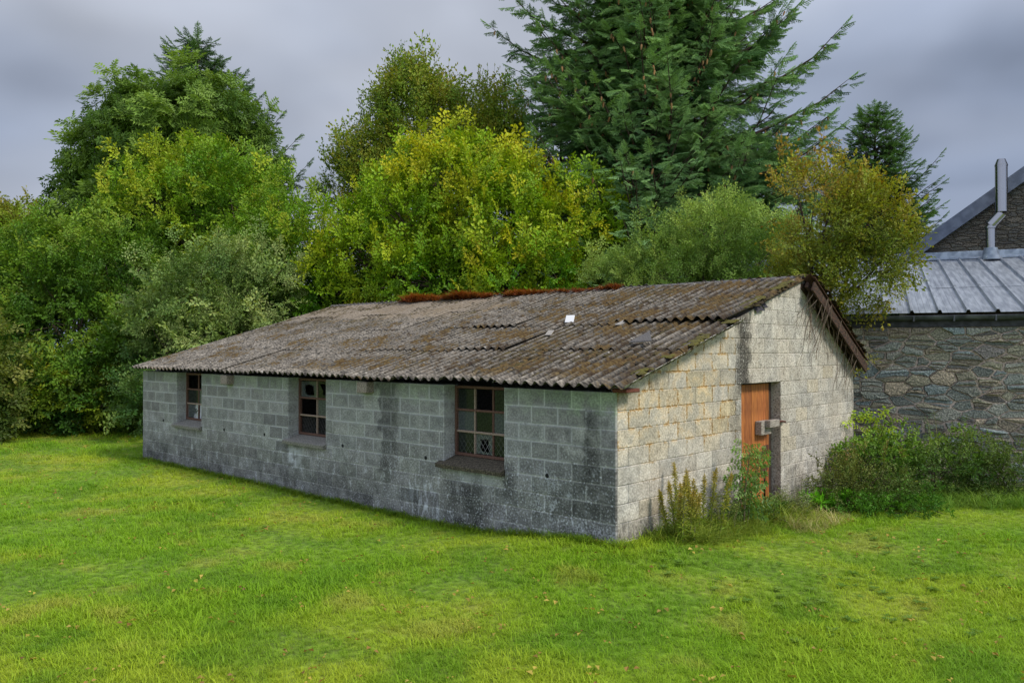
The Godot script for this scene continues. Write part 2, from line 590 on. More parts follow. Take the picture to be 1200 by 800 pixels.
func tuft(n: int, tall: float, spread: float, wide: float, lean := 0.5) -> ArrayMesh:
	var st := Build.new()
	for k in n:
		var a := rnd(0, TAU)
		var r := spread * sqrt(rng.randf())
		var o := Vector3(cos(a) * r, 0, sin(a) * r)
		var b := rnd(0, TAU)
		var out := Vector3(cos(b), 0, sin(b))
		var up := (Vector3.UP + out * rnd(0.05, lean)).normalized()
		var g := rnd(0.72, 1.22)
		st.col = Color(g * rnd(0.9, 1.16), g, g * rnd(0.7, 1.2))
		if rng.randf() < 0.07: st.col = Color(1.7, 1.2, 2.0)
		st.blade(o - Vector3.UP * 0.01, up, up.cross(out).normalized(), tall * rnd(0.5, 1.15), wide * rnd(0.7, 1.2), out - Vector3.UP * rnd(0.1, 0.6))
	return st.mesh()

func on_shed(p: Vector3, margin: float) -> bool:
	return p.x < margin and p.x > -LONG - margin and p.z < margin and p.z > -WIDE - margin

func build_lawn() -> void:
	var kinds := []
	var clouds := []
	for k in 4:
		kinds.append(tuft(15, 0.070 + 0.016 * k, 0.06, 0.0056, 0.8))
		clouds.append(Cloud.new())
	var f := 4.6
	while f < 30.0:
		var step := 0.0062 * f + 0.004
		var half := f * 0.70 + 0.6
		var r := -half
		while r < half:
			var p := spot(r + rnd() * step, f + rnd() * step)
			r += step
			if on_shed(p, 0.03): continue
			if p.z < -8.7 - 0.346 * (p.x + 0.69) * -1.0 and p.x > -3.0: continue
			p.y = ground_h(p.x, p.z)
			var c := lawn_color(p.x, p.z)
			c = c * rnd(0.86, 1.14)
			var thick := patch_noise.get_noise_2d(p.x * 9.0 + 90.0, p.z * 9.0)
			var s := (0.62 + 0.03 * f) * rnd(0.7, 1.25) * (1.0 + 0.7 * thick)
			var ys := s * rnd(0.75, 1.2)
			var b := Basis(Vector3.UP, rnd(0, TAU)) * Basis.from_scale(Vector3(s, ys, s))
			clouds[rng.randi() % 4].put(b, p, c)
		f += step
	var lawn := thing("lawn_grass", "short bright green lawn grass covering the ground round the shed", "grass")
	lawn.set_meta("kind", "stuff")
	for k in 4:
		scatter("blades", kinds[k], mats.grass, clouds[k], lawn)

# ---------------------------------------------------------------- the shed
func roof_h(v: float) -> float:  # top of the roof plane across the gable
	return 1.865 + 0.3 * (v + 0.2) if v < RIDGE_V else 3.509 - 0.586 * (v - RIDGE_V)

func wall_top(v: float) -> float:
	return roof_h(v) - 0.065

func front_uv(s: float, h: float) -> Vector2:
	return Vector2((s + 0.2) / 14.0, (2.0 - h) / 2.5)

func gable_uv(v: float, h: float) -> Vector2:
	return Vector2((v + 0.2) / 8.0, (3.6 - h) / 4.2)

# a block: polygon (a, h) anticlockwise as seen from outside, on the front wall or on the gable
func block_mesh(poly: Array, gable: bool, tone: Color, deep := 0.034, bev := 0.007, proud := 0.0) -> ArrayMesh:
	var st := Build.new()
	add_block(st, poly, gable, tone, deep, bev, proud)
	return st.mesh()

func add_block(st: Build, poly: Array, gable: bool, tone: Color, deep := 0.034, bev := 0.007, proud := 0.0) -> void:
	st.col = tone
	var cen := Vector2.ZERO
	for p in poly:
		cen += p
	cen /= poly.size()
	var place := func(p: Vector2, d: float) -> Vector3: return Vector3(-d, p.y, -p.x) if gable else Vector3(-p.x, p.y, -d)
	var uvf := func(p: Vector2) -> Vector2: return gable_uv(p.x, p.y) if gable else front_uv(p.x, p.y)
	var inner := []
	var order := poly.duplicate()
	for p in order:
		inner.append(p + Vector2(-signf(p.x - cen.x) * bev, -signf(p.y - cen.y) * bev))
	var n := order.size()
	for k in range(1, n - 1):
		var a: Vector3 = place.call(inner[0], -proud)
		var b: Vector3 = place.call(inner[k], -proud)
		var c: Vector3 = place.call(inner[k + 1], -proud)
		var nn := (b - a).cross(c - a).normalized()
		st.vert(a, nn, uvf.call(inner[0])); st.vert(c, nn, uvf.call(inner[k + 1])); st.vert(b, nn, uvf.call(inner[k]))
	for k in n:
		var j := (k + 1) % n
		st.quad_uv(place.call(inner[k], -proud), place.call(order[k], bev - proud), place.call(order[j], bev - proud), place.call(inner[j], -proud), uvf.call(inner[k]), uvf.call(order[k]), uvf.call(order[j]), uvf.call(inner[j]))
		st.quad_uv(place.call(order[k], bev - proud), place.call(order[k], deep), place.call(order[j], deep), place.call(order[j], bev - proud), uvf.call(order[k]), uvf.call(order[k]), uvf.call(order[j]), uvf.call(order[j]))

func cut(spans: Array, a: float, b: float) -> Array:
	var out := []
	for s in spans:
		if b <= s[0] or a >= s[1]:
			out.append(s)
			continue
		if a > s[0]: out.append([s[0], a])
		if b < s[1]: out.append([b, s[1]])
	return out

const WINDOWS := [[1.84, 3.05, 3, 3], [6.045, 7.23, 2, 3], [10.58, 11.74, 2, 3]]
const SILL_H := 0.70

func seen_size(p: Vector3) -> float:
	return 1.0 / (p - EYE).length()

func build_shed() -> void:
	var shed := thing("concrete_block_shed", "long low grey concrete block shed with mossy corrugated roof and wooden door", "shed")
	var fm := front_wall_material()
	var gm := gable_material()
	# mortar and core of the front wall
	var st := Build.new()
	st.col = Color(0.98, 0.98, 0.96)
	var rec := 0.003
	var fronts := func(s0: float, s1: float, h0: float, h1: float) -> void:
		if s1 - s0 < 0.01: return
		st.quad_uv(Vector3(-s1, h0, -rec), Vector3(-s0, h0, -rec), Vector3(-s0, h1, -rec), Vector3(-s1, h1, -rec), front_uv(s1, h0), front_uv(s0, h0), front_uv(s0, h1), front_uv(s1, h1))
		st.quad(Vector3(-s0, h0, -0.28), Vector3(-s1, h0, -0.28), Vector3(-s1, h1, -0.28), Vector3(-s0, h1, -0.28))
		for e in [[s0, 1.0], [s1, -1.0]]:
			var a := [Vector3(-e[0], h0, -rec), Vector3(-e[0], h0, -0.28), Vector3(-e[0], h1, -0.28), Vector3(-e[0], h1, -rec)]
			var uvs := [front_uv(e[0], h0), front_uv(e[0] + e[1] * 0.27, h0), front_uv(e[0] + e[1] * 0.27, h1), front_uv(e[0], h1)]
			if e[1] > 0: st.quad_uv(a[0], a[1], a[2], a[3], uvs[0], uvs[1], uvs[2], uvs[3])
			else: st.quad_uv(a[3], a[2], a[1], a[0], uvs[3], uvs[2], uvs[1], uvs[0])
		st.quad(Vector3(-s1, h1, -rec), Vector3(-s0, h1, -rec), Vector3(-s0, h1, -0.28), Vector3(-s1, h1, -0.28))
	var from := 0.006
	for w in WINDOWS:
		fronts.call(from, w[0], -0.7, 1.8)
		fronts.call(w[0], w[1], -0.7, SILL_H - 0.06)
		from = w[1]
	fronts.call(from, LONG, -0.7, 1.8)
	var front := part("front_wall", st.mesh(), fm, shed)
	# core of the gable
	st = Build.new()
	st.col = Color(0.80, 0.79, 0.77)
	var pieces := [[Vector2(0.285, -0.8), Vector2(3.15, -0.8), Vector2(3.15, wall_top(3.15)), Vector2(0.285, wall_top(0.285))],
		[Vector2(3.15, 1.8), Vector2(4.457, 1.8), Vector2(4.457, wall_top(4.457)), Vector2(3.15, wall_top(3.15))],
		[Vector2(4.457, -0.8), Vector2(WIDE, -0.8), Vector2(WIDE, wall_top(WIDE)), Vector2(RIDGE_V, wall_top(RIDGE_V)), Vector2(4.457, wall_top(4.457))]]
	for pc in pieces:
		for k in range(1, pc.size() - 1):
			var q := [pc[0], pc[k], pc[k + 1]]
			var pp := []
			var bb := []
			for p in q:
				pp.append(Vector3(-0.0055, p.y, -p.x)); bb.append(Vector3(-0.28, p.y, -p.x))
			st.vert(pp[0], Vector3.RIGHT, gable_uv(q[0].x, q[0].y)); st.vert(pp[2], Vector3.RIGHT, gable_uv(q[2].x, q[2].y)); st.vert(pp[1], Vector3.RIGHT, gable_uv(q[1].x, q[1].y))
			st.tri(bb[0], bb[2], bb[1])
		for k in pc.size():
			var a: Vector2 = pc[k]
			var b: Vector2 = pc[(k + 1) % pc.size()]
			if absf(a.x - b.x) < 0.001 and a.x > 3.0 and a.x < 4.5 and minf(a.y, b.y) > 0.0: continue
			var ta := gable_uv(a.x, a.y)
			var tb := gable_uv(b.x, b.y)
			var sh := Vector2(0.03 if a.x < 3.5 else 0.035, 0)
			st.quad_uv(Vector3(-0.0055, a.y, -a.x), Vector3(-0.28, a.y, -a.x), Vector3(-0.28, b.y, -b.x), Vector3(-0.0055, b.y, -b.x), ta, ta + sh, tb + sh, tb)
	var gable := part("gable_wall", st.mesh(), gm, shed)
	# blocks of both walls
	var blocks := []
	for i in range(-3, 8):
		var h0 := i * COURSE
		var h1 := h0 + COURSE
		var s := 0.0 if posmod(i, 2) == 0 else -0.225
		while s < LONG:
			var a := maxf(s, 0.0)
			var b := minf(s + 0.45, LONG)
			s += 0.45
			if b - a < 0.05: continue
			var spans := [[a, b]]
			for w in WINDOWS:
				if h1 > SILL_H + 0.1: spans = cut(spans, w[0] - 0.002, w[1] + 0.002)
			for sp in spans:
				if sp[1] - sp[0] < 0.035: continue
				var j0 := 0.002 if sp[0] == 0.0 else rnd(0.006, 0.012)
				var j1 := 0.0 if sp[1] == LONG else rnd(0.006, 0.012)
				var jt := rnd(0.007, 0.014) if i < 7 else 0.0
				var top := h1 - jt
				for w in WINDOWS:
					if sp[0] < w[1] - 0.01 and sp[1] > w[0] + 0.01 and h1 > SILL_H - 0.06: top = minf(top, SILL_H - 0.062)
				if top - h0 < 0.03: continue
				var poly := [Vector2(sp[1] - j1, h0 + rnd(0.005, 0.009)), Vector2(sp[0] + j0, h0 + rnd(0.005, 0.009)), Vector2(sp[0] + j0 + rnd(-0.002, 0.002), top), Vector2(sp[1] - j1 + rnd(-0.002, 0.002), top)]
				var g := rnd(0.60, 0.82)
				if rng.randf() < 0.1: g *= 0.82
				if h0 > 0.2 and h0 < 0.9: g *= 1.0 - rnd(0.15, 0.4) * sst(1.7, 0.4, (a + b) / 2)
				var p := Vector3(-(a + b) / 2, h0 + 0.1, 0)
				blocks.append([poly, false, Color(g, g * rnd(0.98, 1.015), g * rnd(0.96, 1.01)), seen_size(p) if h0 > -0.4 else 0.0])
	for i in range(-3, 16):
		var h0 := i * COURSE
		var h1 := h0 + COURSE
		for zone in [[0.036, 3.12, 0.225 if posmod(i, 2) == 0 else 0.0], [3.12, WIDE, 0.12 if posmod(i, 2) == 0 else 0.33]]:
			var s: float = zone[0] - zone[2]
			while s < zone[1]:
				var a := maxf(s, zone[0])
				var b := minf(s + 0.45, zone[1])
				s += 0.45 if zone[0] < 1.0 else 0.4455
				var spans := [[a, b]]
				if h0 < 1.79: spans = cut(spans, 3.148, 4.459)
				if i == 8: spans = cut(spans, 3.02, 4.62)
				for sp in spans:
					if sp[1] - sp[0] < 0.04: continue
					var x0: float = sp[0] + rnd(0.003, 0.007)
					var x1: float = sp[1] - rnd(0.003, 0.007)
					if sp[1] == WIDE: x1 = WIDE
					var y0 := h0 + rnd(0.003, 0.007)
					var y1 := h1 - rnd(0.003, 0.007)
					var poly := [Vector2(x0, y0), Vector2(x1, y0)]
					var t0 := minf(y1, wall_top(x0))
					var t1 := minf(y1, wall_top(x1))
					if maxf(t0, t1) - y0 < 0.03: continue
					if t0 - y0 < 0.012 or t1 - y0 < 0.012:
						var xm := x0
						for q in 60:
							var xq := lerpf(x0, x1, q / 59.0)
							if (wall_top(xq) > y0 + 0.012) != (t0 > y0 + 0.012):
								xm = xq
								break
						if t0 < t1: poly = [Vector2(xm, y0), Vector2(x1, y0), Vector2(x1, t1)]
						else: poly = [Vector2(x0, y0), Vector2(xm, y0), Vector2(x0, t0)]
						if poly[0].distance_to(poly[1]) < 0.04: continue
						if t0 < t1 and t1 == y1:
							for q in 60:
								var xq := lerpf(xm, x1, q / 59.0)
								if wall_top(xq) >= y1:
									if x1 - xq > 0.01: poly.append(Vector2(xq, y1))
									break
					else:
						poly.append(Vector2(x1, t1))
						if RIDGE_V > x0 and RIDGE_V < x1 and wall_top(RIDGE_V) < y1: poly.append(Vector2(RIDGE_V, wall_top(RIDGE_V)))
						poly.append(Vector2(x0, t0))
					# a block has dropped out below the broken verge
					if i == 13 and a > 3.2 and b < 4.3: continue
					var g := rnd(0.76, 1.0)
					var warm := 0.0
					if a < 2.9 and h0 > 0.85: warm = rnd(0.0, 0.11)
					if rng.randf() < 0.12: warm += 0.08
					if a > 3.1 and rng.randf() < 0.15: g = rnd(0.95, 1.08)
					blocks.append([poly, true, Color(g, g * (1.0 - warm * 0.45), g * (0.985 - warm * 1.5)), seen_size(Vector3(0, h0, -(a + b) / 2)) if h0 > -0.4 else 0.0])
	var sizes := []
	for b in blocks:
		sizes.append(b[3])
	sizes.sort()
	var least: float = sizes[maxi(0, sizes.size() - 298)]
	var rest := [Build.new(), Build.new()]
	var count := [0, 0]
	for b in blocks:
		var k := 1 if b[1] else 0
		var proud := rnd(0.0, 0.003)
		if b[3] >= least:
			part_n("block", count[k], block_mesh(b[0], b[1], b[2], 0.034, 0.006, proud), gm if b[1] else fm, gable if b[1] else front)
			count[k] += 1
		else:
			add_block(rest[k], b[0], b[1], b[2], 0.034, 0.006, proud)
	part("blockwork", rest[0].mesh(), fm, front, true)
	part("blockwork", rest[1].mesh(), gm, gable, true)
	# the other walls
	st = Build.new()
	st.box(Vector3(-LONG, -0.7, -WIDE), Vector3(-0.285, wall_top(WIDE) - 0.02, -WIDE + 0.28))
	part("rear_wall", st.mesh(), mats.concrete, shed)
	st = Build.new()
	st.prism([Vector2(0.285, -0.7), Vector2(WIDE - 0.285, -0.7), Vector2(WIDE - 0.285, wall_top(WIDE - 0.28)), Vector2(RIDGE_V, wall_top(RIDGE_V)), Vector2(0.285, wall_top(0.285))], -LONG, -LONG + 0.28)
	part("end_wall", st.mesh(), mats.concrete, shed)
	st = Build.new()
	st.box(Vector3(-LONG + 0.28, -0.5, -WIDE + 0.28), Vector3(-0.28, -0.2, -0.28))
	part("floor_slab", st.mesh(), mats.concrete_dark, shed)
	# lintel over the door and side of the doorway
	st = Build.new()
	st.col = Color(0.86, 0.85, 0.83)
	add_block(st, [Vector2(3.026, 1.803), Vector2(4.615, 1.803), Vector2(4.615, 2.02), Vector2(3.026, 2.02)], true, Color(0.88, 0.87, 0.85), 0.05, 0.006, 0.004)
	part("lintel", st.mesh(), gm, gable)
	# vent holes along the front: solid black plugs, the dark inside put into the colour
	for s in [1.08, 3.45, 5.55, 8.05, 9.6, 12.4]:
		st = Build.new()
		var hh := 0.715 + rnd(-0.02, 0.02)
		st.tube([Vector3(-s, hh, -0.03), Vector3(-s, hh, 0.0045)], [0.026, 0.026], 10)
		st.tube([Vector3(-s, hh, 0.003), Vector3(-s, hh, 0.006)], [0.032, 0.028], 10, false)
		part("painted_hole", st.mesh(), mats.dull_black, front)
	build_windows(shed)
	build_door(shed)
	build_roof(shed)

func build_windows(shed: Node3D) -> void:
	var zf := -0.215
	for wi in 3:
		var w: Array = WINDOWS[wi]
		var a: float = w[0] + 0.012
		var b: float = w[1] - 0.012
		var lo := SILL_H + 0.075
		var hi := 1.79
		var cols: int = w[2]
		var rows: int = w[3]
		var st := Build.new()
		var fw := 0.04
		for s in [[a, a + fw], [b - fw, b]]:
			st.box(Vector3(-s[1], lo, zf - 0.045), Vector3(-s[0], hi, zf + 0.012), 0.005)
		for h in [[lo, lo + fw], [hi - fw, hi]]:
			st.box(Vector3(-b + fw, h[0], zf - 0.043), Vector3(-a - fw, h[1], zf + 0.010), 0.005)
		var frame := part("window_frame", st.mesh(), mats.rusty_frame, shed)
		var cw := (b - a - 2 * fw) / cols
		var ch := (hi - lo - 2 * fw) / rows
		for k in range(1, cols):
			st = Build.new()
			var s := a + fw + cw * k
			st.box(Vector3(-s - 0.014, lo + fw, zf - 0.03), Vector3(-s + 0.014, hi - fw, zf + 0.004), 0.004)
			part("glazing_bar", st.mesh(), mats.rusty_frame if (k + wi) % 2 else mats.pale_frame, frame)
		for k in range(1, rows):
			st = Build.new()
			var h := lo + fw + ch * k
			st.box(Vector3(-b + fw, h - 0.016, zf - 0.028), Vector3(-a - fw, h + 0.016, zf + 0.007), 0.004)
			part("glazing_bar", st.mesh(), mats.pale_frame if k == 1 else mats.rusty_frame, frame)
		# panes: some whole, some broken; column 0 is the right-hand one
		var gone: Array = [[[1, 2]], [[0, 0], [1, 0], [1, 1]], [[0, 0], [0, 2], [1, 2]]][wi]
		var broken: Array = [[[1, 0]], [[0, 2], [1, 2]], [[0, 1]]][wi]
		for i in cols:
			for j in rows:
				if [i, j] in gone: continue
				var x0 := a + fw + cw * i + 0.010
				var x1 := a + fw + cw * (i + 1) - 0.010
				var y0 := lo + fw + ch * j + 0.012
				var y1 := lo + fw + ch * (j + 1) - 0.012
				st = Build.new()
				var z := zf - 0.012 + rnd(-0.003, 0.003)
				var tilt := rnd(-0.006, 0.006)
				if [i, j] in broken:
					var cx := (x0 + x1) / 2 + rnd(-0.02, 0.02)
					var cy := (y0 + y1) / 2 - 0.02
					var outer := [Vector2(x0, y0), Vector2((x0 + x1) / 2, y0), Vector2(x1, y0), Vector2(x1, (y0 + y1) / 2), Vector2(x1, y1), Vector2((x0 + x1) / 2, y1), Vector2(x0, y1), Vector2(x0, (y0 + y1) / 2)]
					var inner := []
					for k in 8:
						var an := (k - 3) * TAU / 8.0 + 0.39 - PI * 0.25 + PI * 0.0
						var dirv: Vector2 = (outer[k] - Vector2(cx, cy))
						inner.append(Vector2(cx, cy) + dirv * rnd(0.35, 0.8))
					for k in 8:
						var q := (k + 1) % 8
						st.quad(Vector3(-outer[k].x, outer[k].y, z), Vector3(-inner[k].x, inner[k].y, z), Vector3(-inner[q].x, inner[q].y, z), Vector3(-outer[q].x, outer[q].y, z))
				else:
					st.quad(Vector3(-x1, y0, z + tilt), Vector3(-x0, y0, z - tilt), Vector3(-x0, y1, z), Vector3(-x1, y1, z))
				part("pane", st.mesh(), mats.glass if (i + j) % 2 else mats.dirty_glass, frame)
		# wire lattice behind the lower panes
		if wi < 2:
			st = Build.new()
			var y1 := lo + fw + ch * 0.95
			var x := a - 0.4
			while x < b:
				for sg in [1.0, -1.0]:
					var p := Vector2(x if sg > 0 else x + 0.45, lo + fw)
					var q := p + Vector2(sg, 1.25).normalized() * (y1 - lo - fw) * 1.28
					if sg < 0 and wi == 1: continue
					var u0 := clampf((a + fw - p.x) / (q.x - p.x), 0.0, 1.0) if p.x < a + fw and sg > 0 else 0.0
					var u1 := clampf((b - fw - p.x) / (q.x - p.x), 0.0, 1.0) if sg > 0 else clampf((a + fw - p.x) / (q.x - p.x), 0.0, 1.0)
					if sg < 0 and p.x > b - fw: u0 = clampf((b - fw - p.x) / (q.x - p.x), 0.0, 1.0)
					if u1 - u0 < 0.05: continue
					var pa := p.lerp(q, u0)
					var pb := p.lerp(q, u1)
					st.tube([Vector3(-pa.x, pa.y, zf - 0.055), Vector3(-pb.x, pb.y, zf - 0.055)], [0.003, 0.003], 4)
				x += 0.088
			part("wire_lattice", st.mesh(), mats.wire, frame)
		# sill
		st = Build.new()
		var s0: float = w[0] - 0.02
		var s1: float = w[1] + 0.09
		var front_z := 0.075 + (0.02 if wi == 0 else 0.0)
		var lip := [Vector2(-0.26, SILL_H - 0.055), Vector2(front_z, SILL_H - 0.085), Vector2(front_z + 0.004, SILL_H - 0.0), Vector2(front_z - 0.012, SILL_H + 0.014), Vector2(-0.26, SILL_H + 0.085)]
		# the projecting lip overlaps the wall face; the inner part fills the opening
		var n := 14
		for side in [[s0, s1, 0.0075, front_z], [w[0] + 0.003, w[1] - 0.003, -0.27, 0.0075]]:
			var za: float = side[2]
			var zb: float = side[3]
			var prev := []
			for k in n + 1:
				var s := lerpf(side[0], side[1], float(k) / n)
				var j1 := fine_noise.get_noise_2d(s * 40.0, wi * 9.0) * 0.010
				var top_a := SILL_H + 0.085 - 0.30 * (za + 0.27) + j1 * 0.3
				var top_b := SILL_H + 0.085 - 0.30 * (zb + 0.27) + j1 * 0.3
				var ring := [Vector3(-s, SILL_H - 0.085, za), Vector3(-s, SILL_H - 0.085 + j1, zb - 0.006), Vector3(-s, top_b - 0.012, zb + j1), Vector3(-s, top_b, zb - 0.012 + j1), Vector3(-s, top_a, za)]
				if k > 0:
					for q in 5:
						var qq := (q + 1) % 5
						st.quad(ring[q], prev[q], prev[qq], ring[qq])
				else:
					for q in range(1, 4):
						st.tri(ring[0], ring[q + 1], ring[q])
				if k == n:
					for q in range(1, 4):
						st.tri(ring[0], ring[q], ring[q + 1])
				prev = ring
		part("sill", st.mesh(), mats.mossy_sill if wi == 0 else mats.sill, shed)
	# concrete beam ends below the eave
	for s in [9.35, 4.84]:
		var st2 := Build.new()
		st2.box(Vector3(-s - 0.13, 1.62, -0.1), Vector3(-s + 0.13, 1.80, 0.15), 0.012)
		part("beam_end", st2.mesh(), mats.pale_beam, shed)
	var st3 := Build.new()
	st3.box(Vector3(-0.04, 1.803, -0.26), Vector3(0.17, 1.85, 0.02), 0.008, Transform3D(Basis(Vector3.RIGHT, 0.0), Vector3.ZERO))
	part("beam_end", st3.mesh(), mats.rust_wood, shed)
	# things inside behind the left window
	var o := thing("white_board", "white sheet leaning behind the lowest left pane of the shed's far left window", "board", Vector3(-11.4, SILL_H + 0.09, zf - 0.12))
	var sb := Build.new()
	sb.box(Vector3(-0.2, 0.0, -0.012), Vector3(0.12, 0.34, 0.012), 0.004, Transform3D(Basis(Vector3.RIGHT, -0.15), Vector3.ZERO))
	part("sheet", sb.mesh(), mats.white, o)
	sb = Build.new()
	sb.tube([Vector3(-0.18, 0.05, 0.04), Vector3(-0.08, 0.10, 0.06), Vector3(-0.02, 0.22, 0.05), Vector3(0.0, 0.12, 0.06), Vector3(0.03, 0.2, 0.03)], [0.012, 0.014, 0.016, 0.014, 0.01], 6)
	part("cable", sb.mesh(), mats.dull_black, o)

func build_door(shed: Node3D) -> void:
	var x := -0.15
	var door := Node3D.new()
	door.name = "door"
	shed.add_child(door)
	var v := 3.155
	var k := 0
	var widths := [0.19, 0.205, 0.2, 0.21, 0.195, 0.075, 0.115]
	for wd in widths:
		var st := Build.new()
		var g := rnd(0.74, 1.12)
		st.col = Color(g, g * rnd(0.9, 1.04), g * rnd(0.8, 1.05))
		var bottom := -0.26 + rnd(0.0, 0.03)
		if k == 5: bottom = 0.50
		st.box(Vector3(x - 0.022, bottom, -v - wd + 0.006), Vector3(x + rnd(-0.002, 0.003), 1.775, -v), 0.006)
		part("plank", st.mesh(), mats.door_wood, door)
		v += wd + 0.002
		k += 1
	var sb := Build.new()
	for h in [0.22, 1.35]:
		sb.box(Vector3(x - 0.06, h, -4.3), Vector3(x - 0.024, h + 0.12, -3.2), 0.005)
	part("ledge", sb.mesh(), mats.dark_wood, door)
	sb = Build.new()
	sb.box(Vector3(x - 0.07, -0.3, -4.45), Vector3(x - 0.01, 1.797, -4.362), 0.004)
	part("door_post", sb.mesh(), mats.dark_wood, door)
	# wooden latch: a block on the door with a bar that shoots past the jamb
	sb = Build.new()
	sb.box(Vector3(x + 0.006, 0.985, -4.20), Vector3(x + 0.115, 1.20, -3.86), 0.008)
	part("latch_block", sb.mesh(), mats.grey_wood, door)
	sb = Build.new()
	sb.box(Vector3(x + 0.117, 1.10, -4.30), Vector3(x + 0.205, 1.215, -3.97), 0.007)
	part("latch_bar", sb.mesh(), mats.grey_wood, door)
	sb = Build.new()
	sb.tube([Vector3(x + 0.16, 1.165, -4.29), Vector3(x + 0.17, 1.17, -4.45), Vector3(x + 0.2, 1.16, -4.52)], [0.018, 0.018, 0.014], 7)
	sb.tube([Vector3(x + 0.01, 0.72, -3.9), Vector3(x + 0.05, 0.71, -3.98), Vector3(x + 0.05, 0.73, -4.15), Vector3(x + 0.01, 0.74, -4.22)], [0.014, 0.014, 0.014, 0.014], 6)
	sb.box(Vector3(x + 0.004, 0.67, -4.30), Vector3(x + 0.018, 0.80, -4.12), 0.003)
	sb.box(Vector3(x + 0.004, 0.40, -4.26), Vector3(x + 0.02, 0.47, -4.05), 0.003)
	part("iron_bolt", sb.mesh(), mats.rust_iron, door)

const WAVE := 0.1782

func corrugated(s0: float, s1: float, d0: float, d1: float, base: Callable, amp: float, seed_at: float, ragged := 0.0, thick := 0.009, flatten := 0.0) -> ArrayMesh:
	var st := Build.new()
	var na := int(round((s1 - s0) / WAVE * 10.0))
	var nd := 7
	var pts := []
	var ups := []
	for j in nd + 1:
		var row := []
		var urow := []
		for i in na + 1:
			var s := lerpf(s0, s1, float(i) / na)
			var dd := lerpf(d0, d1, float(j) / nd)
			if j == 0: dd += ragged * fine_noise.get_noise_2d(s * 12.0, seed_at * 7.0) + 0.012 * fine_noise.get_noise_2d(s * 60.0, seed_at)
			var ph := TAU * (s + 0.32) / WAVE
			var a2 := amp
			var h := a2 * cos(ph) * (1.0 - flatten)
			if flatten > 0.0: h = maxf(h, -amp * 0.35) + 0.004 * fine_noise.get_noise_2d(s * 30.0, dd * 30.0)
			h += 0.004 * fine_noise.get_noise_2d(s * 14.0 + seed_at, dd * 14.0)
			var p: Transform3D = base.call(s, dd)
			row.append(p.origin + p.basis.y * h)
			var slope := -a2 * (1.0 - flatten) * TAU / WAVE * sin(ph)
			urow.append((p.basis.y - p.basis.x * slope).normalized())
		pts.append(row)
		ups.append(urow)
	for j in nd:
		for i in na:
			var t := [Vector2(lerpf(s0, s1, float(i) / na), lerpf(d0, d1, float(j) / nd)), Vector2(lerpf(s0, s1, float(i + 1) / na), lerpf(d0, d1, float(j) / nd)), Vector2(lerpf(s0, s1, float(i + 1) / na), lerpf(d0, d1, float(j + 1) / nd)), Vector2(lerpf(s0, s1, float(i) / na), lerpf(d0, d1, float(j + 1) / nd))]
			for q in 4:
				t[q] = Vector2((t[q].x + 0.6) / 14.6, t[q].y / 6.0)
			var a: Vector3 = pts[j][i + 1]
			var b: Vector3 = pts[j][i]
			var c: Vector3 = pts[j + 1][i]
			var e: Vector3 = pts[j + 1][i + 1]
			st.smooth_quad(b, c, e, a, ups[j][i], ups[j + 1][i], ups[j + 1][i + 1], ups[j][i + 1], t[0], t[3], t[2], t[1])
			var o := Vector3.UP * -thick
			st.smooth_quad(c + o, b + o, a + o, e + o, -ups[j + 1][i], -ups[j][i], -ups[j][i + 1], -ups[j + 1][i + 1], t[3], t[0], t[1], t[2])
			if j == 0: st.quad_uv(b, a, a + o, b + o, t[0], t[1], t[1], t[0])
			if j == nd - 1: st.quad_uv(c + o, e + o, e, c, t[3], t[2], t[2], t[3])
			if i == 0: st.quad_uv(b + o, c + o, c, b, t[0], t[3], t[3], t[0])
			if i == na - 1: st.quad_uv(a, e, e + o, a + o, t[1], t[2], t[2], t[1])
	return st.mesh()

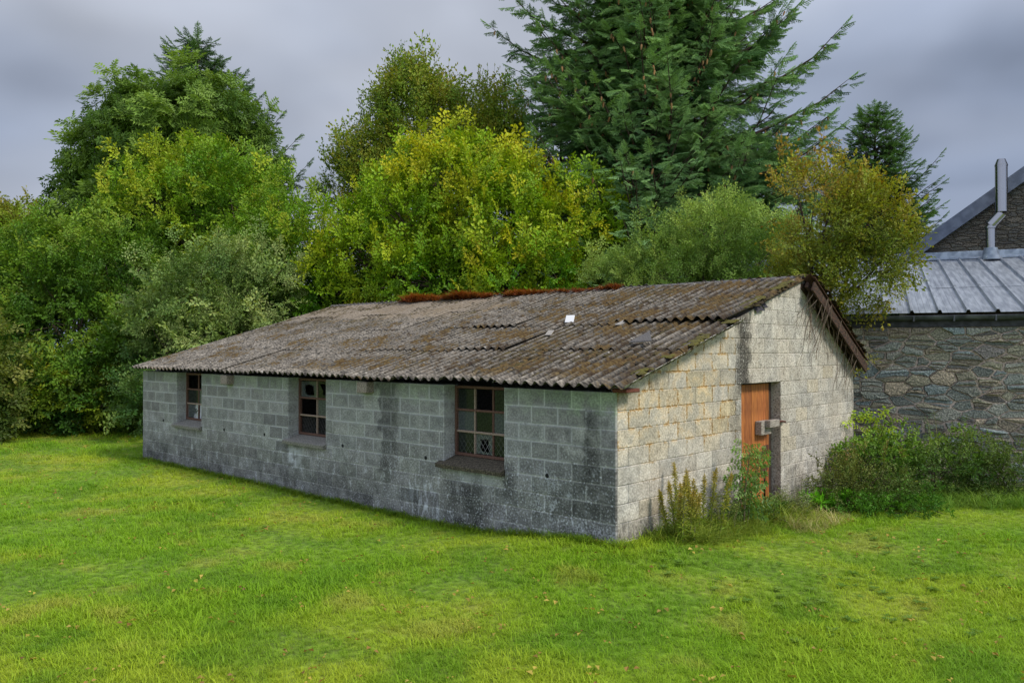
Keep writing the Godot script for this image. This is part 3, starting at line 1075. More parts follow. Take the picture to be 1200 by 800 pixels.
func build_roof(shed: Node3D) -> void:
	var roof := Node3D.new()
	roof.name = "roof"
	shed.add_child(roof)
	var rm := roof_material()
	var slope := atan(0.3)
	var up := Vector3(0, cos(slope), sin(slope))
	var along := Vector3(0, sin(slope), -cos(slope))  # up the slope
	var start := Vector3(0, 1.865, 0.2)
	var length := (RIDGE_V + 0.24) / cos(slope)
	var rows := 4
	var expo := length / rows
	var width := 6.0 * WAVE
	for r in rows:
		for c in 13:
			var s0 := -0.32 + c * width - 0.0
			var s1 := s0 + width + 0.06
			if c == 0 and r >= 2: s0 = -0.10 if r == 2 else -0.06
			if c == 12: s1 = minf(s1, LONG + 0.12)
			var d0 := r * expo
			var d1 := (r + 1) * expo + (0.13 if r < rows - 1 else 0.0)
			var lift := 0.007 * (c % 2) + rnd(0.0, 0.002)
			var drop := rnd(-0.008, 0.008)
			var skew := rnd(-0.004, 0.004)
			var low := 0.0
			var slide := rnd(-0.018, 0.018)
			if r == 0 and c == 2: slide = 0.10
			if r == 0 and c == 0: slide = 0.0
			if r == 0 and c == 4: slide = -0.03
			if r == 1 and c == 3: low = 0.035
			if r == 2 and c == 4: low = 0.05
			if r == 2 and c == 1: low = 0.05
			if r == 2 and c == 0: low = 0.06
			d0 += slide
			var base := func(s: float, d: float) -> Transform3D:
				var u := (d - d0) / (d1 - d0)
				var hh := lerpf(0.017 + low, 0.0, u) + lift + drop + skew * (s - s0) / width - 0.02 * sin(PI * clampf(s / LONG, 0.0, 1.0)) * sin(PI * d / length)
				return Transform3D(Basis(Vector3.LEFT, up, along), start + Vector3.LEFT * s + along * d + up * hh)
			var flat := 0.0
			if r == 3 and c >= 6: flat = 0.62
			if r == 2 and c >= 8: flat = 0.45
			var ragged := 0.03 if r == 0 else 0.05
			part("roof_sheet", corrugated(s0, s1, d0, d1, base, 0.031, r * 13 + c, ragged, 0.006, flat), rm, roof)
	# the far slope
	var sl2 := atan(0.586)
	var up2 := Vector3(0, cos(sl2), -sin(sl2))
	var along2 := Vector3(0, -sin(sl2), -cos(sl2))
	var top2 := Vector3(0, 3.509, -RIDGE_V)
	for c in 13:
		var s0 := -0.24 + c * width
		var base2 := func(s: float, d: float) -> Transform3D:
			return Transform3D(Basis(Vector3.LEFT, up2, along2), top2 + Vector3.LEFT * s + along2 * (d - 0.05) + up2 * (0.012 * (c % 2)))
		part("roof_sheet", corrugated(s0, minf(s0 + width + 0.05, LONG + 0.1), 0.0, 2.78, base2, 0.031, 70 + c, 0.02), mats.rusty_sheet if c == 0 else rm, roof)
	# ridge capping
	var sb := Build.new()
	sb.tube([Vector3(0.02, 3.475, -RIDGE_V), Vector3(-4.0, 3.465, -RIDGE_V), Vector3(-9.0, 3.455, -RIDGE_V), Vector3(-LONG - 0.1, 3.475, -RIDGE_V)], [0.075, 0.075, 0.075, 0.075], 8)
	part("ridge_cap", sb.mesh(), mats.old_cement, roof)
	# timber below the sheets: purlins, and the verge boards on the far slope
	for v in [0.5, 1.9, 3.2, 4.6]:
		sb = Build.new()
		var hh := roof_h(v) - 0.065
		sb.box(Vector3(-LONG - 0.02, hh - 0.12, -v - 0.05), Vector3(-0.30, hh, -v + 0.05), 0.004)
		part("purlin", sb.mesh(), mats.dark_wood, roof)
	for q in [[0.225, 0.17, 0.035], [0.115, 0.10, 0.05], [0.02, 0.12, 0.04]]:
		sb = Build.new()
		var t := Transform3D(Basis(Vector3.RIGHT, sl2), Vector3(0, 3.43, -RIDGE_V + 0.02))
		t.basis = Basis(Vector3.RIGHT, up2, Vector3.RIGHT.cross(up2))
		sb.box(Vector3(q[0] - q[2], -q[1], -2.78), Vector3(q[0], 0.0, 0.0), 0.006, t)
		part("verge_board", sb.mesh(), mats.verge_wood, roof)
	# torn felt hanging where the verge has broken away
	sb = Build.new()
	for k in 3:
		var v := 3.56 + k * 0.12
		var h := roof_h(v) - 0.03
		sb.quad(Vector3(0.05, h - 0.05 - rnd(0.0, 0.06), -v), Vector3(0.03 + rnd(0, 0.03), h - 0.05 - rnd(0.0, 0.06), -v - 0.13), Vector3(-0.03, h + 0.035, -v - 0.13), Vector3(-0.03, h, -v))
	part("torn_felt", sb.mesh(), mats.felt, roof)
	# moss cushions in the valleys
	var lump := Build.new()
	for i in 6:
		for j in 3:
			var p := func(a: int, b: int) -> Vector3:
				var el := b * PI * 0.5 / 3.0
				var r := 1.0 + 0.25 * sin(a * 2.3 + b * 1.7)
				return Vector3(cos(TAU * a / 6.0) * cos(el) * r, sin(el) * 0.55, sin(TAU * a / 6.0) * cos(el) * r)
			lump.col = Color(1, 1, 1) * (0.85 + 0.3 * ((i * 7 + j * 3) % 5) / 5.0)
			if j < 2: lump.quad(p.call(i, j), p.call(i, j + 1), p.call((i + 1) % 6, j + 1), p.call((i + 1) % 6, j))
			else: lump.tri(p.call(i, j), p.call(i, 3), p.call((i + 1) % 6, j))
	var cl := Cloud.new()
	for k in 14000:
		var s := rnd(-0.1, LONG)
		var d := rnd(0.2, length - 0.05)
		if s < 0.0 and d > expo * 2: continue
		var nn := patch_noise.get_noise_2d(s * 14.0, d * 14.0) + 0.5 * fine_noise.get_noise_2d(s * 9.0, d * 9.0)
		if nn < rnd(-0.25, 0.25): continue
		var valley := (roundf((s + 0.32) / WAVE - 0.5) + 0.5) * WAVE - 0.32 + rnd(-0.035, 0.035)
		var pos := start + Vector3.LEFT * valley + along * d + up * (0.004 - 0.02 * sin(PI * clampf(valley / LONG, 0.0, 1.0)) * sin(PI * d / length))
		var sc := rnd(0.018, 0.056)
		var col := lin(78, 62, 40).lerp(lin(104, 90, 40), rng.randf()) * rnd(0.5, 1.15)
		cl.put(Basis(Vector3.LEFT, up, along) * Basis(Vector3.UP, rnd(0, TAU)) * Basis.from_scale(Vector3(sc, sc * rnd(0.5, 1.0), sc * rnd(1.0, 1.8))), pos, col)
	for k in 260:  # on the far verge
		var d := rnd(0.0, 2.6)
		var pos := top2 + along2 * d + up2 * 0.03 + Vector3.RIGHT * rnd(0.08, 0.25)
		var sc := rnd(0.015, 0.045)
		cl.put(Basis(Vector3.LEFT, up2, along2) * Basis(Vector3.UP, rnd(0, TAU)) * Basis.from_scale(Vector3(sc, sc * 0.8, sc * 1.5)), pos, lin(96, 62, 36).lerp(lin(92, 86, 40), rng.randf()) * rnd(0.6, 1.1))
	for k in 900:  # along the verges
		var d := rnd(0.1, length)
		var s := -0.30 + absf(rnd(0.0, 0.12)) + rnd(0.0, 0.1)
		if d > expo * 2: s += 0.24
		var pos := start + Vector3.LEFT * s + along * d + up * 0.035
		var sc := rnd(0.015, 0.04)
		if patch_noise.get_noise_2d(d * 30.0, 5.0) < -0.05: continue
		cl.put(Basis(Vector3.LEFT, up, along) * Basis(Vector3.UP, rnd(0, TAU)) * Basis.from_scale(Vector3(sc, sc * 0.8, sc * 1.5)), pos, lin(118, 112, 34).lerp(lin(92, 84, 36), rng.randf()))
	scatter("moss", lump.mesh(), mats.moss, cl, roof)
	# a pale scrap lying on the roof and a slipped slate-like shard
	var scrap := thing("white_tile_fragment", "small white square fragment lying on the mossy roof", "fragment", start + Vector3.LEFT * 2.95 + along * 3.12 + up * 0.06)
	sb = Build.new()
	sb.box(Vector3(-0.075, 0.0, -0.08), Vector3(0.075, 0.02, 0.08), 0.004, Transform3D(Basis(Vector3(0, 1, 0), 0.4) * Basis(Vector3.RIGHT, 0.9), Vector3.ZERO))
	part("tile", sb.mesh(), mats.white, scrap)
	var shard := thing("grey_sheet_shard", "dark grey broken sheet shard tilted up from the mossy roof near its right edge", "fragment", start + Vector3.LEFT * 0.55 + along * 1.72 + up * 0.06)
	sb = Build.new()
	sb.tri(Vector3(-0.2, 0.0, 0.08), Vector3(0.18, 0.02, 0.1), Vector3(0.02, 0.16, -0.10))
	sb.tri(Vector3(-0.2, -0.012, 0.08), Vector3(0.02, 0.148, -0.10), Vector3(0.18, 0.008, 0.1))
	sb.quad(Vector3(-0.2, -0.012, 0.08), Vector3(0.18, 0.008, 0.1), Vector3(0.18, 0.02, 0.1), Vector3(-0.2, 0.0, 0.08))
	part("shard", sb.mesh(), mats.old_cement, shard)
	for q in [[2.75, 2.32, 0.5], [1.7, 2.85, 0.1]]:
		var flake := thing("pale_sheet_flake", ["pale pointed sheet flake on the mossy roof below the white fragment", "pale flat sheet flake on the mossy roof right of the white fragment"][0 if q[0] > 2.0 else 1], "fragment", start + Vector3.LEFT * q[0] + along * q[1] + up * 0.045, q[2])
		sb = Build.new()
		sb.box(Vector3(-0.05, 0.0, -0.14), Vector3(0.05, 0.012, 0.14), 0.003, Transform3D(Basis(Vector3.RIGHT, slope), Vector3.ZERO))
		part("flake", sb.mesh(), mats.pale_cement, flake)

# ---------------------------------------------------------------- the stone buildings
func rubble(x0: float, x1: float, y0: float, y1: float, long: float, flat: float) -> Array:
	# irregular interlocking stones: a weighted Voronoi diagram of scattered centres, squeezed in height
	var sq := flat
	var pts := []
	var tries := 0
	var want := int((x1 - x0) * (y1 - y0) * sq / (long * long) * 1.25)
	while pts.size() < want and tries < want * 14:
		tries += 1
		var r := long * rnd(0.24, 0.62) * (0.7 if rng.randf() < 0.35 else 1.0)
		var p := Vector2(rnd(x0, x1), rnd(y0, y1) * sq)
		var ok := true
		for q in pts:
			if p.distance_to(q[0]) < (r + q[1]) * 0.86:
				ok = false
				break
		if ok: pts.append([p, r])
	var out := []
	for i in pts.size():
		var p: Vector2 = pts[i][0]
		var poly := PackedVector2Array([Vector2(x0, y0 * sq), Vector2(x1, y0 * sq), Vector2(x1, y1 * sq), Vector2(x0, y1 * sq)])
		for j in pts.size():
			if j == i: continue
			var d: Vector2 = pts[j][0] - p
			var l := d.length()
			if l > long * 3.0: continue
			var at: float = (l * l + pts[i][1] * pts[i][1] - pts[j][1] * pts[j][1]) / (2.0 * l)
			var n := d / l
			var nxt := PackedVector2Array()
			for k in poly.size():
				var a := poly[k]
				var b := poly[(k + 1) % poly.size()]
				var da := (a - p).dot(n) - at
				var db := (b - p).dot(n) - at
				if da <= 0.0: nxt.append(a)
				if (da < 0.0) != (db < 0.0): nxt.append(a.lerp(b, da / (da - db)))
			poly = nxt
			if poly.size() < 3: break
		if poly.size() < 3: continue
		var lo := 1e9
		var hi := -1e9
		for k in poly.size():
			poly[k].y /= sq
			lo = minf(lo, poly[k].y)
			hi = maxf(hi, poly[k].y)
		var parts := 1
		if hi - lo > 0.11 and rng.randf() < 0.22: parts = 2
		if hi - lo > 0.19 and rng.randf() < 0.4: parts = 3
		var tilt := rnd(-0.12, 0.12)
		var mid_x := poly[0].x
		for k in parts:
			var y0c := lerpf(lo, hi, float(k) / parts) + (rnd(-0.012, 0.012) if k > 0 else -1.0)
			var y1c := lerpf(lo, hi, float(k + 1) / parts) if k < parts - 1 else hi + 1.0
			var band := [Vector2(x0 - 1.0, y0c + tilt * (x0 - 1.0 - mid_x)), Vector2(x1 + 1.0, y0c + tilt * (x1 + 1.0 - mid_x)), Vector2(x1 + 1.0, y1c + tilt * (x1 + 1.0 - mid_x)), Vector2(x0 - 1.0, y1c + tilt * (x0 - 1.0 - mid_x))]
			if parts == 1:
				out.append(poly)
			else:
				for q in Geometry2D.intersect_polygons(poly, PackedVector2Array(band)):
					if Geometry2D.is_polygon_clockwise(q): q.reverse()
					if q.size() >= 3: out.append(q)
	return out

func add_stone(st: Build, poly: PackedVector2Array, z: float, gap: float, proud: float) -> void:
	var cen := Vector2.ZERO
	for p in poly:
		cen += p
	cen /= poly.size()
	var ring := []
	for k in poly.size():  # corners dulled, long sides broken once
		var a := poly[k]
		var b := poly[(k + 1) % poly.size()]
		var c := poly[(k + poly.size() - 1) % poly.size()]
		if a.distance_to(b) < 0.012: continue
		ring.append(a.lerp(c, rnd(0.04, 0.16)) if rng.randf() < 0.4 else a)
		ring.append(a.lerp(b, rnd(0.12, 0.3)))
		if a.distance_to(b) > 0.16: ring.append(a.lerp(b, rnd(0.5, 0.75)) + (cen - a).normalized() * rnd(-0.004, 0.014))
	var n := ring.size()
	if n < 4: return
	var rim := []
	var top := []
	for k in n:
		var v: Vector2 = ring[k] - cen
		var l := v.length()
		var g := gap * rnd(0.5, 1.8)
		var q: Vector2 = cen + v * maxf(0.4, 1.0 - g / l)
		rim.append(Vector3(q.x, q.y, z))
		q = cen + v * maxf(0.3, 1.0 - (g + rnd(0.006, 0.02)) / l)
		top.append(Vector3(q.x, q.y, z + proud * rnd(0.85, 1.08)))
	var mid := Vector3(cen.x, cen.y, z + proud * rnd(0.97, 1.12))
	for k in n:
		var q := (k + 1) % n
		st.quad(rim[k], rim[q], top[q], top[k])
		st.tri(top[k], top[q], mid)

func stone_tone() -> Color:
	var t := rng.randf()
	var c := lin(104, 106, 104)
	if t < 0.35: c = lin(92, 97, 97)
	elif t < 0.55: c = lin(110, 108, 98)
	elif t < 0.68: c = lin(114, 107, 98)
	elif t < 0.78: c = lin(100, 110, 116)
	elif t < 0.86: c = lin(86, 84, 86)
	return Color(c.r * 1.06, c.g * 1.01, c.b * 0.90) * rnd(1.7, 3.0)

func build_stone_buildings() -> void:
	var o := thing("stone_outbuilding", "low dark rubble stone building with grey ribbed metal roof right of the shed", "building", Vector3(-0.695, 0, -9.41), 0.333)
	var st := Build.new()
	st.box(Vector3(-3.5, -0.9, -0.5), Vector3(8.0, 2.76, -0.0), 0.0)
	var wall := part("wall", st.mesh(), mats.mortar, o)
	var list := []
	list = rubble(-0.3, 3.6, -0.3, 2.75, 0.40, 1.95)
	for r in list:
		st = Build.new()
		st.col = stone_tone()
		add_stone(st, r, 0.001, 0.005 + 0.028 * pow(rng.randf(), 2.0), rnd(0.02, 0.075))
		if st.v.size(): part("stone", st.mesh(), mats.stone, wall)
	list = []
	list = rubble(3.61, 8.0, -0.5, 2.75, 0.42, 2.4)
	list.append_array(rubble(-3.5, -0.31, -0.5, 2.75, 0.42, 2.4))
	st = Build.new()
	for r in list:
		st.col = stone_tone()
		add_stone(st, r, 0.001, 0.012, rnd(0.02, 0.05))
	part("stonework", st.mesh(), mats.stone, wall, true)
	for s in [[-3.5, 0], [7.5, 1]]:
		st = Build.new()
		st.box(Vector3(s[0], -0.9, -8.0), Vector3(s[0] + 0.5, 2.76, -0.5), 0.0)
		part("side_wall", st.mesh(), mats.mortar, o)
	# fascia, gutter, brackets
	st = Build.new()
	st.box(Vector3(-3.5, 2.755, 0.002), Vector3(8.1, 2.90, 0.05), 0.006)
	part("fascia", st.mesh(), mats.dark_trim, o)
	st = Build.new()
	for k in 8:
		var a0 := PI + PI * k / 8.0
		var a1 := PI + PI * (k + 1) / 8.0
		for rr in [[0.065, 1.0], [0.058, -1.0]]:
			var p0 := Vector3(0, 2.975 + sin(a0) * rr[0] * 1.3, 0.125 + cos(a0) * rr[0])
			var p1 := Vector3(0, 2.975 + sin(a1) * rr[0] * 1.3, 0.125 + cos(a1) * rr[0])
			var l := Vector3(-3.5, 0, 0)
			var r := Vector3(8.1, 0, 0)
			if rr[1] > 0: st.quad(p0 + r, p0 + l, p1 + l, p1 + r)
			else: st.quad(p0 + l, p0 + r, p1 + r, p1 + l)
	st.tube([Vector3(-3.5, 2.98, 0.192), Vector3(8.1, 2.98, 0.192)], [0.010, 0.010], 6)
	var gut := part("gutter", st.mesh(), mats.zinc_dark, o)
	var x := -3.2
	while x < 8.0:
		st = Build.new()
		st.box(Vector3(x, 2.87, 0.05), Vector3(x + 0.03, 2.985, 0.205), 0.003)
		part("bracket", st.mesh(), mats.zinc_dark, gut)
		x += 0.72
	# metal roof: two rows of sheets, each with a raised rib
	var pitch := atan(0.226)
	var back := Vector3(0, sin(pitch), -cos(pitch))
	var up := Vector3(0, cos(pitch), sin(pitch))
	var o0 := Vector3(0, 3.045, 0.09)
	for row in 2:
		var da := 0.0 if row == 0 else 3.12
		var db := 3.28 if row == 0 else 8.3
		var k := 0
		var w0 := -3.4
		while w0 < 7.8:
			st = Build.new()
			var prof := [Vector2(0.0, 0.0), Vector2(0.10, 0.0), Vector2(0.112, 0.004), Vector2(0.124, 0.0), Vector2(0.21, 0.0), Vector2(0.222, 0.004), Vector2(0.234, 0.0), Vector2(0.32, 0.0), Vector2(0.332, 0.004), Vector2(0.344, 0.0), Vector2(0.42, 0.0), Vector2(0.445, 0.055), Vector2(0.485, 0.055), Vector2(0.51, 0.0)]
			var lift := 0.004 * (k % 2) + (0.008 if row == 1 else 0.0)
			var t0 := rnd(-0.003, 0.003)
			var g := rnd(0.9, 1.06)
			st.col = Color(g, g, g)
			for i in prof.size() - 1:
				var pa: Vector3 = o0 + Vector3.RIGHT * (w0 + prof[i].x) + up * (prof[i].y + lift)
				var pb: Vector3 = o0 + Vector3.RIGHT * (w0 + prof[i + 1].x) + up * (prof[i + 1].y + lift)
				st.quad(pa + back * da, pb + back * da, pb + back * db + up * t0, pa + back * db + up * t0)
				st.quad(pb + back * da - up * 0.004, pa + back * da - up * 0.004, pa + back * db - up * 0.004, pb + back * db - up * 0.004)
				st.quad(pa + back * da - up * 0.004, pb + back * da - up * 0.004, pb + back * da, pa + back * da)
			part("roof_panel", st.mesh(), mats.roof_metal, o)
			w0 += 0.505
			k += 1
	# end flashing, and the upstand against the tall house
	var rh := 3.045 + 0.226 * 8.0
	st = Build.new()
	st.box(Vector3(-3.5, rh + 0.02, -8.06), Vector3(8.1, rh + 0.26, -8.0), 0.008)
	st.box(Vector3(-3.5, rh + 0.015, -7.998), Vector3(8.1, rh + 0.075, -7.86), 0.01)
	part("flashing", st.mesh(), mats.zinc, o)
	# flue
	var fl := Node3D.new()
	fl.name = "flue"
	o.add_child(fl)
	var fx := 3.38
	var fz := -7.55
	var rb := 3.045 + 0.226 * 7.6
	st = Build.new()
	st.tube([Vector3(fx, rb + 0.03, fz), Vector3(fx, rb + 0.07, fz), Vector3(fx, rb + 0.36, fz)], [0.27, 0.24, 0.165], 18, false)
	part("flue_collar", st.mesh(), mats.zinc, fl)
	var y1 := 5.75
	var y2 := 6.05
	var dx := 0.26
	st = Build.new()
	st.tube([Vector3(fx, rb + 0.34, fz), Vector3(fx, y1, fz)], [0.128, 0.128], 20, false)
	part("lower_pipe", st.mesh(), mats.steel, fl)
	st = Build.new()
	st.tube([Vector3(fx, y1 - 0.1, fz), Vector3(fx, y1, fz), Vector3(fx + dx, y2, fz), Vector3(fx + dx, y2 + 0.1, fz)], [0.148, 0.148, 0.148, 0.148], 20, false)
	part("elbow_pipe", st.mesh(), mats.steel, fl)
	st = Build.new()
	st.tube([Vector3(fx + dx, y2 + 0.06, fz), Vector3(fx + dx, 7.42, fz)], [0.155, 0.155], 20, false)
	part("upper_pipe", st.mesh(), mats.steel, fl)
	for y in [rb + 0.36, 5.28, y1 - 0.06, y2 + 0.08, 6.75, 7.38]:
		st = Build.new()
		var px := fx if y < y1 else fx + dx
		var rr := 0.136 if y < y1 - 0.1 else 0.162
		st.tube([Vector3(px, y - 0.022, fz), Vector3(px, y - 0.01, fz), Vector3(px, y + 0.01, fz), Vector3(px, y + 0.022, fz)], [rr - 0.006, rr, rr, rr - 0.006], 20, false)
		part("clamp_ring", st.mesh(), mats.steel, fl)
	st = Build.new()
	st.tube([Vector3(fx + dx, 7.40, fz), Vector3(fx + dx, 7.53, fz), Vector3(fx + dx, 7.57, fz)], [0.165, 0.115, 0.10], 20)
	part("flue_cap", st.mesh(), mats.steel, fl)
	# the tall stone house behind
	var hs := thing("stone_house", "tall stone house gable with grey sloping verge behind the metal roof", "building", Vector3(-0.695, 0, -9.41) + Basis(Vector3.UP, 0.333) * Vector3(1.3, 0, -8.1), 0.333)
	st = Build.new()
	var apex := Vector2(5.0, 5.0 + 0.74 * 5.0)
	st.quad(Vector3(0, -0.8, 0), Vector3(10.0, -0.8, 0), Vector3(10, 5.0, 0), Vector3(0, 5.0, 0))
	st.tri(Vector3(0, 5.0, 0), Vector3(10, 5.0, 0), Vector3(apex.x, apex.y, 0))
	st.quad(Vector3(10, -0.8, -8), Vector3(0, -0.8, -8), Vector3(0, 5, -8), Vector3(10, 5, -8))
	st.quad(Vector3(0, -0.8, -8), Vector3(0, -0.8, 0), Vector3(0, 5, 0), Vector3(0, 5, -8))
	st.quad(Vector3(10, -0.8, 0), Vector3(10, -0.8, -8), Vector3(10, 5, -8), Vector3(10, 5, 0))
	var gw := part("gable_wall", st.mesh(), mats.mortar_brown, hs)
	list = []
	list = rubble(0.2, 5.4, 4.7, 8.7, 0.30, 2.9)
	st = Build.new()
	var far := []
	for r in list:
		var over := false
		for p in r:
			if p.y > minf(5.0 + 0.74 * p.x, 5.0 + 0.74 * (10.0 - p.x)) + 0.03: over = true
		if over: continue
		far.append(r)
	for r in far:
		var g := rnd(0.7, 1.2)
		st.col = lin(98, 92, 82).lerp(lin(84, 84, 80), rng.randf()) * g
		add_stone(st, r, 0.001, 0.006, 0.03)
	part("stonework", st.mesh(), mats.stone, gw, true)
	var ang := atan(0.74)
	st = Build.new()
	st.box(Vector3(-0.6, -0.20, -8.2), Vector3(6.3, 0.02, 0.16), 0.01, Transform3D(Basis(Vector3(0, 0, 1), ang), Vector3(0, 5.17, 0)))
	var sl := part("roof_slope", st.mesh(), mats.slate, hs)
	st = Build.new()
	st.box(Vector3(-0.62, -0.30, 0.165), Vector3(6.3, 0.05, 0.20), 0.006, Transform3D(Basis(Vector3(0, 0, 1), ang), Vector3(0, 5.17, 0)))
	part("verge_board", st.mesh(), mats.blue_grey, sl)
	st = Build.new()
	st.box(Vector3(-6.3, -0.20, -8.2), Vector3(0.6, 0.02, 0.16), 0.01, Transform3D(Basis(Vector3(0, 0, 1), -ang), Vector3(10, 5.17, 0)))
	part("roof_slope", st.mesh(), mats.slate, hs)

# ---------------------------------------------------------------- trees and plants
func spray(n_twigs: int, per: int, long: float, ll: float, lw: float, flat := 0.5, tipc := Color(1.1, 1.1, 1.0), up_lean := 0.0) -> ArrayMesh:
	var st := Build.new()
	var twigs := [[Vector3.ZERO, Vector3(0, 1, 0), long]]
	for k in n_twigs:
		var t := 0.15 + 0.7 * k / n_twigs
		var s := 1.0 if k % 2 else -1.0
		var d := Vector3(s * rnd(0.6, 1.0), rnd(0.5, 0.9), rnd(-flat, flat) + up_lean).normalized()
		twigs.append([Vector3(0, long * t, 0), d, long * rnd(0.35, 0.6) * (1.1 - t * 0.5)])
	st.col = Color(0.35, 0.28, 0.2)
	for t in twigs:
		st.tube([t[0], t[0] + t[1] * t[2]], [0.006 * long + 0.001, 0.002], 3, false)
	for t in twigs:
		var axis: Vector3 = t[1]
		var side := axis.cross(Vector3(0, 0, 1)).normalized()
		for k in per:
			var u := (k + 0.6 + rnd(-0.3, 0.3)) / per
			var at: Vector3 = t[0] + axis * t[2] * u
			var s := 1.0 if k % 2 else -1.0
			var d := (axis * rnd(0.3, 0.9) + side * s * rnd(0.5, 1.0) + Vector3(rnd(), rnd(), rnd()) * 0.35 - Vector3(0, 0, 0.15)).normalized()
			if k == per - 1: d = (axis + rvec() * 0.3).normalized()
			var nor := (Vector3(0, 0.25, 1) + rvec() * 0.55).normalized()
			var g := rnd(0.70, 1.22)
			var c := Color(g, g, g).lerp(tipc * g, u * u)
			st.col = Color(c.r * rnd(0.9, 1.12), c.g, c.b)
			st.leaf(at, d, nor, ll * rnd(0.7, 1.2), lw * rnd(0.75, 1.2), rnd(0.05, 0.35))
	return st.mesh()

func pinnate(n: int, long: float, ll: float, lw: float, leaves: int) -> ArrayMesh:  # several compound leaves round a twig end
	var st := Build.new()
	for q in leaves:
		var a := TAU * q / leaves + rnd(-0.4, 0.4)
		var d := Vector3(cos(a) * rnd(0.6, 1.0), rnd(0.3, 1.0), sin(a) * rnd(0.6, 1.0)).normalized()
		var o := Vector3(0, rnd(0, 0.2) * long, 0)
		var side := d.cross(Vector3.UP).normalized()
		var up := side.cross(d).normalized()
		st.col = Color(0.5, 0.5, 0.3)
		st.tube([o, o + d * long * 0.6, o + d * long - Vector3.UP * long * 0.15], [0.004, 0.003, 0.002], 3, false)
		for k in n:
			var u := 0.2 + 0.8 * k / (n - 1.0)
			var p := o + d * long * u - Vector3.UP * long * 0.15 * u * u
			var g := rnd(0.75, 1.2)
			st.col = Color(g, g, g)
			for s in [-1.0, 1.0]:
				st.leaf(p, (side * s + d * 0.55 - Vector3.UP * rnd(0.0, 0.3)).normalized(), (up + rvec() * 0.3).normalized(), ll * rnd(0.8, 1.15), lw, 0.15)
		st.leaf(o + d * long - Vector3.UP * long * 0.15, (d - Vector3.UP * 0.3).normalized(), up, ll, lw, 0.15)
	return st.mesh()

func frond(long: float, pairs: int, wide: float, needle: float, droop := 0.25) -> ArrayMesh:
	var st := Build.new()
	var twigs := [[Vector3.ZERO, Vector3(0, 1, 0), long]]
	for k in pairs:
		var t := 0.08 + 0.84 * k / pairs
		for s in [-1.0, 1.0]:
			twigs.append([Vector3(0, long * (t + rnd(-0.02, 0.02)), 0), Vector3(s * 0.9, rnd(0.55, 0.85), rnd(-0.35, 0.15) - droop).normalized(), wide * (1.05 - t * 0.75) * rnd(0.75, 1.15)])
	for t in twigs:
		var axis: Vector3 = t[1]
		var l: float = t[2]
		var side := axis.cross(Vector3(0, 0, 1)).normalized()
		var nor := side.cross(axis).normalized()
		st.col = Color(0.45, 0.36, 0.25)
		st.tri(t[0] - side * 0.004, t[0] + side * 0.004, t[0] + axis * l)
		var n := int(maxf(3.0, l / (needle * 0.55)))
		for k in n:
			var u := (k + rng.randf()) / n
			var p: Vector3 = t[0] + axis * l * u
			var g := rnd(0.7, 1.2) * (0.85 + 0.35 * u)
			st.col = Color(g, g, g)
			for s in 3:
				var d: Vector3 = (axis * rnd(0.7, 1.1) + [side, -side, nor][s] * rnd(0.5, 0.9) + rvec() * 0.2).normalized()
				var w: Vector3 = d.cross([nor, nor, side][s]).normalized() * needle * 0.24
				st.tri(p - w, p + w, p + d * needle * rnd(0.8, 1.2))
	return st.mesh()

func facing(axis: Vector3, want_up: Vector3, roll: float) -> Basis:  # y along axis, z towards want_up
	var y := axis.normalized()
	var x := y.cross(want_up)
	x = Vector3.RIGHT if x.length() < 0.01 else x.normalized()
	var z := x.cross(y).normalized()
	return Basis(y, roll) * Basis(x, y, z)

